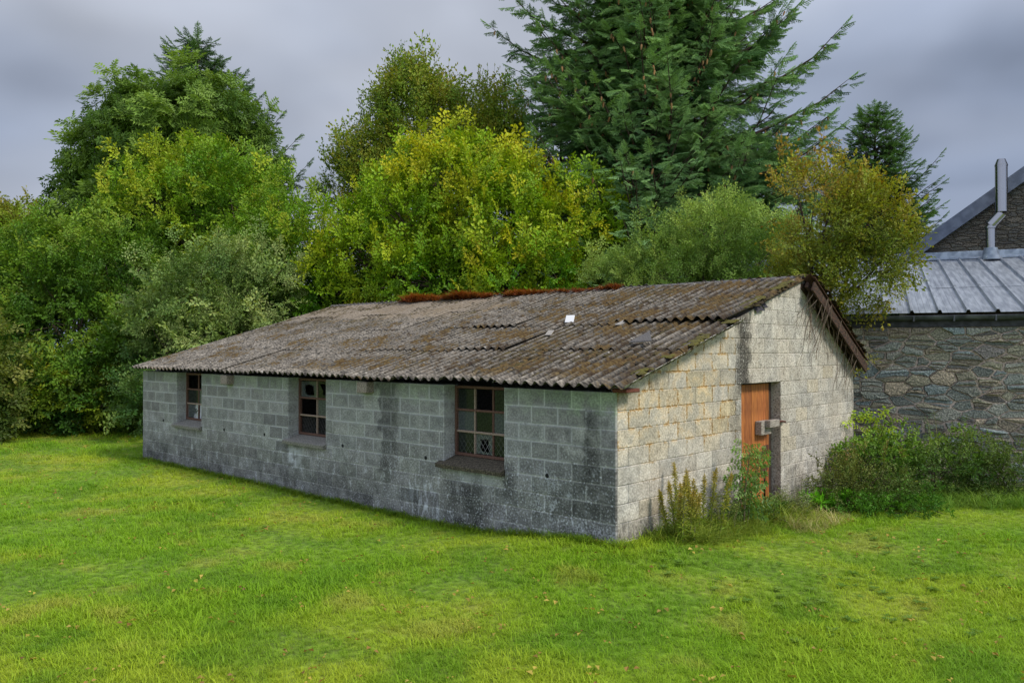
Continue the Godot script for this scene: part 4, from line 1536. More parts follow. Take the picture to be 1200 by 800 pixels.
# a broadleaf tree: trunk, limbs to each lobe, sprays through the lobes' shells. lobes: [offset from the foot, radii]
func broadleaf(called: String, label: String, cat: String, foot: Vector3, lobes: Array, density: float, meshes: Array, m: Material, low: Color, high: Color, top: Color, size := 1.0, upright := 0.5, gaps := 0.0, bark: Material = null, trunk_r := 0.16, shoots := 0.1) -> Node3D:
	var t := thing(called, label, cat, foot)
	bark = bark if bark else mats.bark
	var st := Build.new()
	var crown_c := Vector3.ZERO
	var wsum := 0.0
	var hmax := 0.0
	var hmin := 100.0
	for l in lobes:
		var r: Vector3 = l[1]
		var w := r.x * r.y * r.z
		crown_c += l[0] * w
		wsum += w
		hmax = maxf(hmax, l[0].y + r.y)
		hmin = minf(hmin, l[0].y - r.y)
	crown_c /= wsum
	var pts := []
	var rad := []
	for k in 6:
		var u := k / 5.0
		pts.append(Vector3(crown_c.x * u * u + rnd(-0.08, 0.08) * u, crown_c.y * 0.95 * u - 0.25 * (1.0 - u), crown_c.z * u * u + rnd(-0.08, 0.08) * u))
		rad.append(trunk_r * (1.0 - 0.75 * u) + (0.06 if k == 0 else 0.0))
	st.tube(pts, rad, 9)
	part("trunk", st.mesh(), bark, t)
	st = Build.new()
	var clouds := []
	for k in meshes.size():
		clouds.append(Cloud.new())
	for l in lobes:
		var c: Vector3 = l[0]
		var r: Vector3 = l[1]
		var b0: Vector3 = pts[2].lerp(pts[4], rng.randf())
		var mid := b0.lerp(c, 0.55) + Vector3(rnd(-0.2, 0.2), rnd(0.0, 0.4), rnd(-0.2, 0.2))
		st.tube([b0, mid, c], [trunk_r * 0.45, trunk_r * 0.3, trunk_r * 0.16], 6)
		for k in 7:
			var d := (rvec() + Vector3.UP * 0.6).normalized()
			var e := c + d * r * rnd(0.7, 0.98)
			st.tube([mid.lerp(c, rng.randf()), c.lerp(e, 0.5) + rvec() * 0.1, e], [trunk_r * 0.15, trunk_r * 0.09, 0.006], 4, false)
		var area := pow((pow(r.x * r.y, 1.6) + pow(r.x * r.z, 1.6) + pow(r.y * r.z, 1.6)) / 3.0, 1.0 / 1.6) * 4.0 * PI
		var n := int(area * density * (1.0 + gaps * 1.6))
		for k in n:
			var d := rvec()
			while d.length() > 1.0 or d.length() < 0.05: d = rvec()
			d = d.normalized()
			var bulge := 1.0 + 0.34 * fine_noise.get_noise_3dv(d * 26.0 + c * 7.0) + 0.22 * fine_noise.get_noise_3dv(d * 70.0 + c * 3.0)
			var q := 1.0 - 0.62 * pow(rng.randf(), 1.7)
			var p := c + d * r * bulge * q
			if p.y < 0.05: continue
			var inside := false
			for l2 in lobes:
				if l2[0] != c and ((p - l2[0]) / l2[1]).length() < 0.55:
					inside = true
					break
			if inside and rng.randf() < 0.8: continue
			if gaps > 0.0 and fine_noise.get_noise_3dv(p * 11.0) * 0.8 + fine_noise.get_noise_3dv(p * 27.0 + Vector3(40, 3, 9)) * 0.35 < gaps * 1.1 - 0.36: continue
			var out := (d / r).normalized()
			var axis := (out * (1.0 - upright * 0.5) + Vector3.UP * upright + rvec() * 0.55).normalized()
			var sz := size * rnd(0.75, 1.2)
			if d.y > 0.2 and q > 0.85 and rng.randf() < shoots:
				axis = (Vector3.UP + out * 0.25 + rvec() * 0.2).normalized()
				p += Vector3.UP * 0.25 * size
				sz *= 1.25
			var bas := facing(axis, (Vector3.UP * 0.8 + out + rvec() * 0.4).normalized(), rnd(-0.7, 0.7))
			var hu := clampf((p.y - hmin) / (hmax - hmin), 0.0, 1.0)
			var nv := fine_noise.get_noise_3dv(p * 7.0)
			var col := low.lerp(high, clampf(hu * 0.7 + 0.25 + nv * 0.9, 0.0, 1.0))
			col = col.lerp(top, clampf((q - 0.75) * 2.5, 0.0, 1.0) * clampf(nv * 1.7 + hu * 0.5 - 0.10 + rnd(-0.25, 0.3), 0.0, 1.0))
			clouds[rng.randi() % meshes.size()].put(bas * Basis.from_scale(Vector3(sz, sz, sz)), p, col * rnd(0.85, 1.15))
	part("limbs", st.mesh(), bark, t)
	for k in meshes.size():
		scatter("crown", meshes[k], m, clouds[k], t)
	return t

# a conifer: trunk, branches that leave it in loose whorls, fronds along them
func conifer(called: String, label: String, foot: Vector3, tall: float, reach: float, first: float, n: int, sag: float, lift: float, meshes: Array, m: Material, dark: Color, light: Color, size: float, every: float, power := 0.8, trunk_r := 0.3, cones: Mesh = null, extra: Array = []) -> void:
	var t := thing(called, label, "tree", foot)
	var st := Build.new()
	st.tube([Vector3(0, -0.3, 0), Vector3(0.05, tall * 0.35, 0), Vector3(-0.03, tall * 0.7, 0.04), Vector3(0, tall, 0)], [trunk_r, trunk_r * 0.75, trunk_r * 0.4, 0.02], 9)
	part("trunk", st.mesh(), mats.bark_dark, t)
	st = Build.new()
	var clouds := []
	for k in meshes.size():
		clouds.append(Cloud.new())
	var cc := Cloud.new()
	var list := []
	for k in n:
		var u := (k + rng.randf()) / n
		var h := lerpf(first, tall * 0.985, pow(u, 0.9))
		var l := reach * pow(1.0 - (h - first) / (tall - first), power) * rnd(0.62, 1.12) + 0.25
		list.append([h, rnd(0, TAU), l, lift * rnd(0.4, 1.5), sag * rnd(0.6, 1.4)])
	list.append_array(extra)
	for b in list:
		var h: float = b[0]
		var out := Vector3(cos(b[1]), 0, sin(b[1]))
		var l: float = b[2]
		var pts := []
		var rad := []
		for k in 7:
			var u := k / 6.0
			pts.append(Vector3(0, h, 0) + out * l * u + Vector3.UP * l * (b[3] * u - b[4] * u * (1.0 - u) * 1.6 + b[4] * 0.5 * u * u * u) + Vector3(rnd(), rnd(), rnd()) * 0.04 * l * u * 0.5)
			rad.append(0.018 * l * (1.0 - u) + 0.008)
		st.tube(pts, rad, 5, false)
		var m_n := maxi(4, int(l / every))
		for k in m_n:
			var u := 0.10 + 0.90 * (k + rng.randf()) / m_n
			var f := u * 6.0
			var i := mini(int(f), 5)
			var p: Vector3 = pts[i].lerp(pts[i + 1], f - i)
			var ax: Vector3 = (pts[i + 1] - pts[i]).normalized()
			var side := ax.cross(Vector3.UP).normalized()
			var s := 1.0 if k % 2 else -1.0
			var d := (ax * rnd(0.7, 1.1) + side * s * rnd(0.6, 1.1) + Vector3.UP * rnd(-0.65, 0.06)).normalized()
			var bl := clampf(l * 0.34 * (1.0 - u) + 0.22, 0.2, 1.5) * rnd(0.7, 1.2) * size
			st.tube([p, p + d * bl], [0.010, 0.003], 3, false)
			var bn := maxi(1, int(bl / (0.20 * size)))
			var nv := fine_noise.get_noise_3dv((p + foot) * 6.0)
			for w in bn:
				var t2 := (w + rng.randf()) / bn
				var p2 := p + d * bl * t2 - Vector3.UP * 0.12 * bl * t2 * t2
				var s2 := 1.0 if w % 2 else -1.0
				var side2 := d.cross(Vector3.UP).normalized()
				var d2 := (d * rnd(0.8, 1.2) + side2 * s2 * rnd(0.2, 0.8) * (1.0 - 0.5 * t2) + Vector3.UP * rnd(-0.40, 0.12)).normalized()
				var sz := size * rnd(0.65, 1.1) * (1.0 - 0.25 * t2)
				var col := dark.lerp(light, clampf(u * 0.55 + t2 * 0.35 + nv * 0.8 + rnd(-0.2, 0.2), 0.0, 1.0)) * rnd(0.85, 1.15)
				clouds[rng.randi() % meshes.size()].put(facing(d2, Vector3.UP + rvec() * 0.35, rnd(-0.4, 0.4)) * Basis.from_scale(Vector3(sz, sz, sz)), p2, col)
			if cones and u > 0.5 and rng.randf() < 0.25:
				cc.put(Basis.from_euler(Vector3(rnd(-0.3, 0.3), 0, rnd(-0.3, 0.3))) * Basis.from_scale(Vector3.ONE * 1.5), p - Vector3.UP * 0.10, lin(142, 108, 66) * rnd(0.7, 1.2))
		var last: Vector3 = (pts[6] - pts[5]).normalized()
		clouds[0].put(facing(last, Vector3.UP, 0) * Basis.from_scale(Vector3.ONE * size * 0.8), pts[6], light)
	for k in 5:
		clouds[0].put(facing(Vector3.UP + rvec() * 0.2, rvec(), 0) * Basis.from_scale(Vector3.ONE * size), Vector3(0, tall - 0.25 * k, 0), light)
	part("branches", st.mesh(), mats.bark_dark, t)
	for k in meshes.size():
		scatter("needles", meshes[k], m, clouds[k], t)
	if cones and cc.count > 0: scatter("cones", cones, mats.cone, cc, t)

func L(right: float, h: float, ahead: float, rx: float, ry: float) -> Array:
	return [RIGHT * right + AHEAD * ahead + Vector3.UP * h, Vector3(rx * 0.88, ry * 0.88, rx * 0.88)]

func plant_trees() -> void:
	var beech := [spray(4, 6, 0.55, 0.112, 0.070, 0.45, Color(1.35, 1.15, 0.8)), spray(5, 5, 0.5, 0.104, 0.066, 0.6, Color(1.3, 1.15, 0.85)), spray(3, 7, 0.6, 0.12, 0.068, 0.4, Color(1.4, 1.1, 0.7))]
	var fine := [spray(6, 7, 0.55, 0.072, 0.036, 0.6, Color(1.2, 1.2, 1.0)), spray(5, 8, 0.6, 0.078, 0.034, 0.5, Color(1.2, 1.2, 1.05))]
	var ash := [pinnate(5, 0.34, 0.12, 0.05, 6), pinnate(4, 0.3, 0.13, 0.052, 5)]
	var loose := [spray(3, 5, 0.6, 0.088, 0.056, 0.7, Color(1.2, 0.95, 0.7)), spray(4, 4, 0.5, 0.084, 0.054, 0.8, Color(1.25, 0.9, 0.6))]
	var lf: Material = mats.leaf
	# far left: low trees a long way off
	broadleaf("distant_tree", "olive tree far off at the left edge of the picture above the hedge", "tree", spot(-27.36, 44.0), [L(0.0, 8.2, 0.0, 2.6, 1.7), L(-2.8, 8.7, 0.0, 2.4, 1.9), L(0.6, 5.5, 0, 3.2, 2.5), L(-3.0, 5.0, 0, 3.0, 2.5)], 9.0, beech, lf, lin(71, 94, 36), lin(140, 146, 51), lin(178, 155, 48), 1.5, 0.6, 0.1)
	broadleaf("broadleaf_tree", "mid green bushy tree at the left edge of the picture in the hedge", "tree", spot(-19.8, 29.5), [L(0, 3.6, 0, 2.8, 3.2), L(1.2, 5.2, 0.5, 2.0, 2.2), L(-1.8, 4.6, 0, 2.4, 2.6), L(0.2, 1.2, -0.6, 3.0, 1.5)], 8.0, beech, lf, lin(64, 104, 34), lin(128, 160, 54), lin(170, 168, 64), 1.15, 0.35, 0.2)
	broadleaf("broadleaf_tree", "olive green bushy tree furthest left, mostly outside the picture", "tree", spot(-25.0, 31.5), [L(0, 3.6, 0, 3.0, 3.2), L(1.4, 5.0, 0.5, 2.2, 2.2), L(-2.2, 4.0, 0, 2.6, 2.6), L(0.2, 1.2, -0.6, 3.2, 1.5)], 7.0, beech, lf, lin(72, 100, 38), lin(132, 154, 58), lin(170, 160, 64), 1.25, 0.35, 0.2)
	# tall spruce at the left, its branch tips showing against the sky
	conifer("spruce_tree", "tall spruce with spiky upturned tips at the back of the left tree group", spot(-14.4, 37.0), 16.6, 5.8, 2.0, 230, 0.22, 0.25, needles_a, mats.needle, lin(46, 76, 44), lin(106, 140, 80), 1.1, 0.2, 0.7, 0.28, null,
		[[8.2, -0.753, 5.0, 0.36, 0.25], [9.4, -0.75, 4.5, 0.4, 0.25], [10.6, -0.7, 3.8, 0.45, 0.25], [12.0, -0.85, 2.7, 0.55, 0.2], [12.8, 2.2, 2.4, 0.5, 0.2], [13.0, -0.6, 2.2, 0.6, 0.2]])
	broadleaf("broadleaf_tree", "dark green broadleaf tree standing left of the spiky spruce, tallest broadleaf at left", "tree", spot(-14.6, 33.0), [L(0.38, 10.3, 0, 3.2, 3.2), L(-2.0, 9.6, 0, 1.9, 2.0), L(2.1, 11.6, 0, 2.4, 2.0), L(3.4, 9.6, 0.5, 2.0, 2.2), L(-3.0, 7.9, 0, 1.5, 1.6), L(-0.3, 11.6, 0, 1.7, 1.5), L(0, 6.5, 0, 4.0, 3.0)], 7.0, ash, lf, lin(58, 92, 40), lin(116, 148, 62), lin(140, 164, 72), 1.5, 0.3, 0.2)
	broadleaf("broadleaf_tree", "large light green tree with yellowish top in the middle of the left group", "tree", spot(-11.85, 30.0), [L(0, 6.69, 0, 3, 3.16), L(-1.51, 7.24, -0.5, 1.87, 2.18), L(1.75, 7.09, -0.5, 2.02, 2.64), L(-2.69, 5.11, 0, 1.9, 2.53), L(2.38, 4.71, -1, 2.14, 2.29), L(-0.2, 8.8, 0.5, 1.77, 1.5), L(-3.79, 5.78, 0.3, 1.44, 1.76), L(1.0, 3.0, -1, 3.0, 2.0)], 9.5, beech, lf, lin(68, 118, 32), lin(138, 178, 48), lin(186, 184, 56), 1.1, 0.5, 0.2)
	broadleaf("broadleaf_tree", "dark green bushy tree reaching the lawn left of the shed", "tree", spot(-13.42, 26.0), [L(-0.55, 3.1, 0, 2.47, 3.01), L(-2.51, 4.3, 1, 2.13, 2.28), L(0.62, 4.4, 1, 2.42, 2.4), L(-2.22, 5.6, 1.5, 1.59, 1.3), L(2.1, 2.01, -1, 1.84, 1.98), L(0.04, 1.21, -0.6, 2.94, 1.61), L(-4.0, 2.6, 0.4, 2.2, 2.6)], 10.0, beech, lf, lin(46, 86, 26), lin(110, 150, 48), lin(152, 170, 62), 1.05, 0.25, 0.2)
	broadleaf("pale_shrub", "pale yellowish shrub cut by the left edge of the picture", "shrub", spot(-14.6, 22.0), [L(0.1, 2.0, 0, 1.1, 1.1), L(0.4, 0.9, 0, 1.0, 0.9)], 12.0, beech, lf, lin(66, 88, 34), lin(112, 128, 54), lin(150, 152, 80), 1.0, 0.3, 0.1, null, 0.06)
	broadleaf("low_bush", "low bright green bush at the foot of the hedge on the left", "bush", spot(-14.0, 24.3), [L(-0.52, 0.9, 0, 1.43, 1.04), L(1.14, 0.8, 0.3, 1.18, 0.94), L(-1.43, 0.72, 0, 1.17, 1.0), L(2.3, 0.5, 0.2, 1.0, 0.7)], 13.0, beech, lf, lin(86, 117, 37), lin(152, 178, 46), lin(187, 190, 54), 0.95, 0.2, 0.1, null, 0.05)
	broadleaf("silvery_shrub", "grey green shrub with pale leaves right behind the shed's left end", "shrub", spot(-9.57, 23.8), [L(0.5, 3.6, 0, 1.99, 1.87), L(1.7, 3.9, 0.8, 1.52, 1.65), L(-0.28, 2.2, -0.8, 1.2, 1.5), L(1.3, 2.4, -0.6, 1.5, 1.2), L(-0.1, 0.9, -1.2, 1.3, 1.0)], 12.0, [beech[0], fine[0]], lf, lin(68, 104, 46), lin(142, 168, 92), lin(190, 200, 136), 1.05, 0.3, 0.2, null, 0.1)
	broadleaf("broadleaf_tree", "green tree with a few yellow leaves between the left group and the yellow tree", "tree", spot(-7.68, 27.0), [L(0, 5.2, 0, 2.0, 2.5), L(1.2, 4.6, 0, 1.7, 1.9), L(-0.43, 6.9, 0.5, 1.01, 1.2), L(0.6, 2.8, -0.3, 2.0, 1.6), L(2.2, 3.6, 0.5, 1.6, 1.3)], 10.0, beech, lf, lin(60, 110, 28), lin(124, 166, 42), lin(190, 182, 48), 1.0, 0.5, 0.2)
	# behind the middle of the shed
	broadleaf("broadleaf_tree", "olive brown tree with thin upright top shoots left of the big fir", "tree", spot(-3.48, 33.0), [L(-0.35, 10.9, 0, 2.43, 2.43), L(-2.09, 9.8, 0, 1.91, 1.74), L(1.9, 10.9, 0.5, 2.12, 2.12), L(-0.4, 12.6, 0, 1.3, 1.3), L(3.0, 11.9, 1, 1.3, 1.3), L(-3.0, 8.8, 0, 1.39, 1.39), L(-1.04, 8.0, 0, 2.9, 2.4), L(0, 5.5, 0, 3.4, 2.6), L(3.3, 9.6, 0, 2.2, 2.2), L(-0.6, 12.2, 0, 1.6, 1.4)], 15.0, loose, lf, lin(84, 122, 40), lin(146, 172, 60), lin(172, 160, 60), 1.25, 0.7, 0.14, null, 0.18, 0.45)
	conifer("fir_tree", "huge dark fir rising out of the top of the picture", spot(5.6, 30.0), 23.0, 6.6, 2.5, 360, 0.36, -0.02, needles_b, mats.needle, lin(66, 108, 62), lin(146, 184, 110), 1.05, 0.19, 0.5, 0.4, cone_mesh(),
		[[9.9, -0.753, 6.9, 0.26, 0.2], [11.4, -0.70, 6.5, 0.30, 0.22], [8.9, -0.80, 6.3, 0.22, 0.2], [7.4, -0.75, 5.0, 0.16, 0.25], [13.0, 2.39, 6.3, 0.06, 0.3], [14.0, 2.2, 6.0, 0.04, 0.3]])
	conifer("spruce_tree", "lighter bluish green spruce in front of the huge fir", spot(4.4, 26.8), 11.4, 4.3, 1.8, 130, 0.25, 0.34, needles_b, mats.needle, lin(76, 120, 72), lin(160, 198, 132), 0.8, 0.22, 0.7, 0.2)
	conifer("spruce_tree", "dark spruce between the yellow tree and the huge fir", spot(1.9, 31.0), 11.6, 3.8, 1.5, 100, 0.28, 0.30, needles_b, mats.needle, lin(66, 106, 66), lin(136, 176, 110), 0.85, 0.24, 0.7, 0.2)
	broadleaf("broadleaf_tree", "big yellow green tree leaning over the middle of the shed roof", "tree", spot(-1.64, 26.0), [L(0, 7.3, 0, 2.19, 2.0), L(-1.85, 6.3, -0.5, 2.02, 1.88), L(1.38, 5.9, -0.5, 2.28, 2.1), L(-3.19, 5.1, -0.5, 1.88, 1.61), L(3.3, 5.9, 0, 2.0, 1.9), L(4.9, 5.6, 0.3, 1.35, 1.9), L(-0.99, 4.4, -1, 2.4, 1.3), L(1.64, 4.4, -1.2, 2.48, 1.2), L(-4.2, 4.2, -0.5, 1.21, 1.2), L(-0.9, 8.0, 0, 1.5, 1.0), L(1.2, 7.7, 0, 1.4, 1.0), L(0.5, 2.6, -0.4, 3.5, 1.6)], 12.5, beech, lf, lin(80, 132, 24), lin(156, 188, 38), lin(214, 198, 46), 1.0, 0.55, 0.2, null, 0.2, 0.3)
	# right of the middle
	broadleaf("fine_leaved_shrub", "light grey green fine leaved shrub behind the shed's roof ridge", "shrub", spot(5.09, 21.0), [L(0, 4.95, 0, 1.44, 1.0), L(-1.33, 4.6, 0, 1.1, 0.8), L(1.17, 4.5, -0.5, 1.3, 0.97), L(0.52, 5.6, 0.3, 0.85, 0.75), L(-0.79, 3.9, -0.6, 1.8, 0.8), L(2.16, 5.1, 0.5, 0.91, 0.79), L(0.3, 3.0, -0.2, 2.4, 1.3), L(-2.2, 4.1, 0.6, 1.1, 0.8), L(1.6, 3.6, 0, 1.4, 0.9)], 17.0, fine, lf, lin(82, 120, 44), lin(154, 184, 86), lin(178, 196, 100), 0.8, 0.6, 0.16, null, 0.08, 0.3)
	broadleaf("autumn_shrub", "sparse shrub turning brown and yellow between the shed and metal roof", "shrub", spot(6.1, 16.5), [L(0.35, 4.8, 0, 1.05, 0.96), L(1.25, 4.95, 0.2, 0.85, 1.0), L(-0.19, 5.5, 0.2, 0.71, 0.62), L(0.96, 3.76, -0.2, 0.86, 0.69), L(0.05, 3.7, -0.1, 0.87, 0.8), L(1.6, 4.3, 0, 0.5, 0.55), L(0.65, 5.65, 0.3, 0.71, 0.5), L(0.3, 2.6, 0, 0.8, 0.8)], 24.0, [loose[0], loose[1], fine[1]], lf, lin(96, 120, 44), lin(170, 176, 60), lin(148, 88, 58), 0.84, 0.35, 0.28, mats.bark_dark, 0.07, 0.25)
	conifer("cypress_tree", "narrow pointed dark cypress behind the brown shrub near the stone house", spot(16.2, 36.0), 12.9, 4.6, 0.8, 340, 0.05, 0.6, needles_a, mats.needle, lin(48, 84, 42), lin(114, 154, 76), 0.85, 0.18, 0.85, 0.2)

var needles_a := []
var needles_b := []

func cone_mesh() -> ArrayMesh:
	var st := Build.new()
	st.tube([Vector3(0, 0.05, 0), Vector3(0, 0.03, 0), Vector3(0, -0.04, 0), Vector3(0, -0.08, 0)], [0.006, 0.022, 0.02, 0.006], 6)
	return st.mesh()

func herb(called: String, label: String, foot: Vector3, n: int, tall: float, spread: float, mesh: Array, per: int, size: float, low: Color, high: Color, lean := 0.2, from := 0.15, stem_c := Color(0.2, 0.2, 0.08), group := "") -> void:
	var t := thing(called, label, "plant", foot, 0.0, group)
	var clouds := []
	for k in mesh.size():
		clouds.append(Cloud.new())
	var st := Build.new()
	st.col = stem_c
	for s in n:
		var a := rnd(0, TAU)
		var o := Vector3(cos(a), 0, sin(a)) * spread * sqrt(rng.randf())
		var out := Vector3(o.x, 0, o.z).normalized() if o.length() > 0.01 else Vector3.ZERO
		var h := tall * rnd(0.65, 1.05)
		var tip := o + out * h * lean * rnd(0.3, 1.6) + Vector3.UP * h + Vector3(rnd(), 0, rnd()) * 0.06 * h
		var pts := [o - Vector3.UP * 0.05, o.lerp(tip, 0.4) + Vector3(rnd(), 0, rnd()) * 0.03 * h + Vector3.UP * h * 0.06, o.lerp(tip, 0.75) + Vector3.UP * h * 0.05, tip]
		st.tube(pts, [0.007 * tall + 0.002, 0.006 * tall + 0.001, 0.003 * tall + 0.001, 0.002], 5, false)
		for k in per:
			var u := from + (1.0 - from) * (k + rng.randf()) / per
			var f := u * 3.0
			var i := mini(int(f), 2)
			var p: Vector3 = pts[i].lerp(pts[i + 1], f - i)
			var b := rnd(0, TAU)
			var d := (Vector3(cos(b), rnd(0.1, 0.9), sin(b))).normalized()
			var sz := size * rnd(0.7, 1.2) * lerpf(1.3, 0.5, u)
			clouds[rng.randi() % mesh.size()].put(facing(d, Vector3.UP, rnd(-0.3, 0.3)) * Basis.from_scale(Vector3.ONE * sz), p, low.lerp(high, clampf(u + rnd(-0.2, 0.2), 0, 1)) * rnd(0.8, 1.2))
	part("stems", st.mesh(), mats.plain_vertex, t)
	for k in mesh.size():
		scatter("leaves", mesh[k], mats.leaf, clouds[k], t)

func grass_clump(called: String, label: String, feet: Array, meshes: Array, low: Color, high: Color, size: float, m: Material = null) -> void:
	var t := thing(called, label, "grass", feet[0])
	var clouds := []
	for k in meshes.size():
		clouds.append(Cloud.new())
	for p in feet:
		var s := size * rnd(0.7, 1.25)
		clouds[rng.randi() % meshes.size()].put(Basis(Vector3.UP, rnd(0, TAU)) * Basis(Vector3.RIGHT, rnd(-0.25, 0.25)) * Basis.from_scale(Vector3(s, s * rnd(0.7, 1.15), s)), p - feet[0], low.lerp(high, rng.randf()) * rnd(0.85, 1.15))
	for k in meshes.size():
		scatter("blades", meshes[k], m if m else mats.grass, clouds[k], t)

func at_ground(x: float, z: float, up := 0.0) -> Vector3:
	return Vector3(x, ground_h(x, z) + up, z)

func plant_small() -> void:
	var narrow := Build.new()
	for k in 5:
		var a := TAU * k / 5.0 + 0.3
		var g := rnd(0.8, 1.2)
		narrow.col = Color(g, g, g)
		narrow.leaf(Vector3.ZERO, Vector3(cos(a), 0.5, sin(a)).normalized(), Vector3.UP, 1.0, 0.24, 0.15)
	var narrow_m := [narrow.mesh()]
	var ash := [pinnate(4, 0.2, 0.062, 0.032, 2), pinnate(3, 0.18, 0.066, 0.036, 1)]
	var broad := [spray(3, 4, 0.22, 0.06, 0.042, 0.5), spray(2, 5, 0.2, 0.065, 0.045, 0.6)]
	var small := [spray(4, 5, 0.24, 0.035, 0.022, 0.6), spray(5, 4, 0.22, 0.032, 0.02, 0.7)]
	var long_grass := [tuft(26, 0.42, 0.10, 0.009, 1.3), tuft(22, 0.36, 0.12, 0.008, 1.7)]
	var mid_grass := [tuft(24, 0.20, 0.09, 0.007, 1.0)]
	# tall leafy weeds by the near end of the gable
	var rusty := lin(189, 124, 51)
	herb("tall_weed", "tall narrow weeds with rusty tips nearest the shed's front corner", at_ground(0.36, -0.86), 8, 0.92, 0.17, narrow_m, 50, 0.078, lin(126, 156, 52), lin(184, 160, 76), 0.10, 0.08)
	herb("tall_weed", "second clump of rusty tipped weeds, between the corner clump and the sapling", at_ground(0.34, -1.48), 7, 0.88, 0.19, narrow_m, 46, 0.078, lin(126, 156, 52), lin(184, 160, 76), 0.22, 0.08)
	herb("low_weed", "small leafy weed between the rusty weeds and the door sapling", at_ground(0.30, -2.05), 6, 0.55, 0.2, small, 9, 0.8, lin(102, 126, 53), lin(140, 156, 77), 0.35)
	herb("tree_sapling", "young grey green sapling growing in front of the wooden door", at_ground(0.34, -2.50), 4, 1.5, 0.10, ash, 26, 1.0, lin(96, 129, 66), lin(141, 173, 89), 0.16, 0.12, Color(0.16, 0.12, 0.08))
	herb("low_weed", "dark green weed at the foot of the wooden door left of the dry grass", at_ground(0.32, -3.35), 8, 0.36, 0.26, broad, 8, 0.8, lin(80, 115, 50), lin(120, 153, 69), 0.4)
	herb("low_weed", "pale leaved weed at the right foot of the wooden door", at_ground(0.32, -4.05), 9, 0.42, 0.22, small, 9, 0.85, lin(127, 143, 92), lin(162, 175, 124), 0.4)
	var feet := []
	for k in 420:
		var z := rnd(-4.4, -0.55)
		feet.append(at_ground(0.06 + absf(rnd(0.0, 0.62)) * rng.randf() + 0.05, z))
	grass_clump("long_grass", "long uncut grass along the foot of the gable below the door", feet, long_grass, lin(104, 136, 40), lin(158, 172, 66), 0.85)
	feet = []
	for k in 70:
		feet.append(at_ground(0.35 + rnd(0.0, 0.75), -3.7 + rnd(-1.0, 0.7)))
	grass_clump("dry_grass", "dry straw coloured grass fallen over right of the door", feet, long_grass, lin(146, 150, 78), lin(196, 184, 128), 0.62)
	feet = []
	for k in 420:
		var s := rng.randf() * (LONG + 0.3) - 0.2
		feet.append(at_ground(-s, 0.03 + rng.randf() * 0.10))
	grass_clump("wall_foot_grass", "taller grass along the foot of the long front wall", feet, mid_grass, lin(86, 126, 26), lin(132, 156, 42), 0.78)
	# overgrown corner between the shed and the stone wall
	var lf: Material = mats.leaf
	var dk := lin(58, 98, 36)
	broadleaf("leafy_bush", "dark green leafy bush in the corner between shed and stone wall", "bush", spot(6.35, 14.2, -0.4), [L(0, 0.62, 0, 0.72, 0.6), L(0.45, 0.72, 0.3, 0.6, 0.5), L(-0.45, 0.42, 0.1, 0.6, 0.5)], 44.0, broad, lf, dk, lin(112, 150, 56), lin(150, 180, 72), 0.9, 0.4, 0.1, mats.bark_dark, 0.03)
	broadleaf("leafy_shoot", "bright yellow green shoot standing above the bushes against the stone wall", "plant", spot(6.65, 14.9, -0.4), [L(-0.2, 1.36, 0, 0.26, 0.14), L(0.22, 1.38, 0, 0.24, 0.15), L(0.1, 1.0, 0, 0.26, 0.3)], 22.0, ash, lf, lin(106, 141, 55), lin(177, 206, 57), lin(211, 230, 64), 1.1, 0.2, 0.1, mats.bark_dark, 0.014)
	broadleaf("withered_bush", "half withered reddish green bush against the right end of the gable", "bush", spot(5.55, 13.2, -0.36), [L(0, 0.45, 0, 0.62, 0.45), L(0.5, 0.40, -0.2, 0.5, 0.38), L(-0.35, 0.35, -0.2, 0.42, 0.32)], 46.0, small, lf, lin(84, 112, 50), lin(134, 146, 72), lin(158, 122, 80), 1.0, 0.3, 0.12, mats.bark_dark, 0.02)
	broadleaf("low_bush", "green leafy bush along the stone wall in the middle of the right thicket", "bush", spot(7.5, 14.4, -0.4), [L(0, 0.5, 0, 0.8, 0.6), L(0.75, 0.62, 0.3, 0.7, 0.65), L(-0.6, 0.55, 0.2, 0.6, 0.6)], 40.0, [broad[0], small[0]], lf, lin(62, 100, 42), lin(110, 142, 58), lin(144, 162, 70), 0.9, 0.4, 0.12, mats.bark_dark, 0.02)
	broadleaf("weed_bush", "dull green bushy weeds along the stone wall near the right edge", "bush", spot(8.75, 14.5, -0.4), [L(0, 0.5, 0, 0.75, 0.65), L(-0.4, 0.4, -0.3, 0.6, 0.5), L(0.6, 0.25, -0.1, 0.55, 0.4)], 40.0, small, lf, lin(66, 98, 44), lin(112, 138, 60), lin(144, 154, 72), 1.05, 0.45, 0.15, mats.bark_dark, 0.02)
	herb("blue_green_weed", "thin bluish green weed standing against the stone wall", spot(8.5, 15.6, -0.4), 6, 1.45, 0.3, small, 16, 0.9, lin(100, 127, 84), lin(132, 162, 116), 0.18)
	herb("leafy_plant", "glossy bright green leafy plant low at the right foot of the gable", at_ground(0.55, -5.1), 12, 0.30, 0.28, narrow_m, 7, 0.2, lin(72, 137, 26), lin(129, 200, 40), 0.7, 0.05)
	broadleaf("ivy_mound", "low dark green mound of ivy in front of the withered bush", "plant", spot(5.85, 12.75, -0.34), [L(0, 0.12, 0, 0.7, 0.26), L(0.55, 0.1, 0.15, 0.6, 0.24), L(-0.5, 0.12, 0.0, 0.45, 0.24)], 60.0, broad, lf, lin(54, 94, 32), lin(96, 148, 45), lin(120, 177, 54), 0.7, 0.3, 0.1, mats.bark_dark, 0.012)
	herb("edge_bramble", "arching bramble with a pale stem at the right edge below the stone wall", spot(9.35, 14.6, -0.4), 7, 0.85, 0.3, broad, 7, 0.9, lin(83, 113, 45), lin(138, 152, 62), 0.7, 0.2, Color(0.42, 0.4, 0.36))
	feet = []
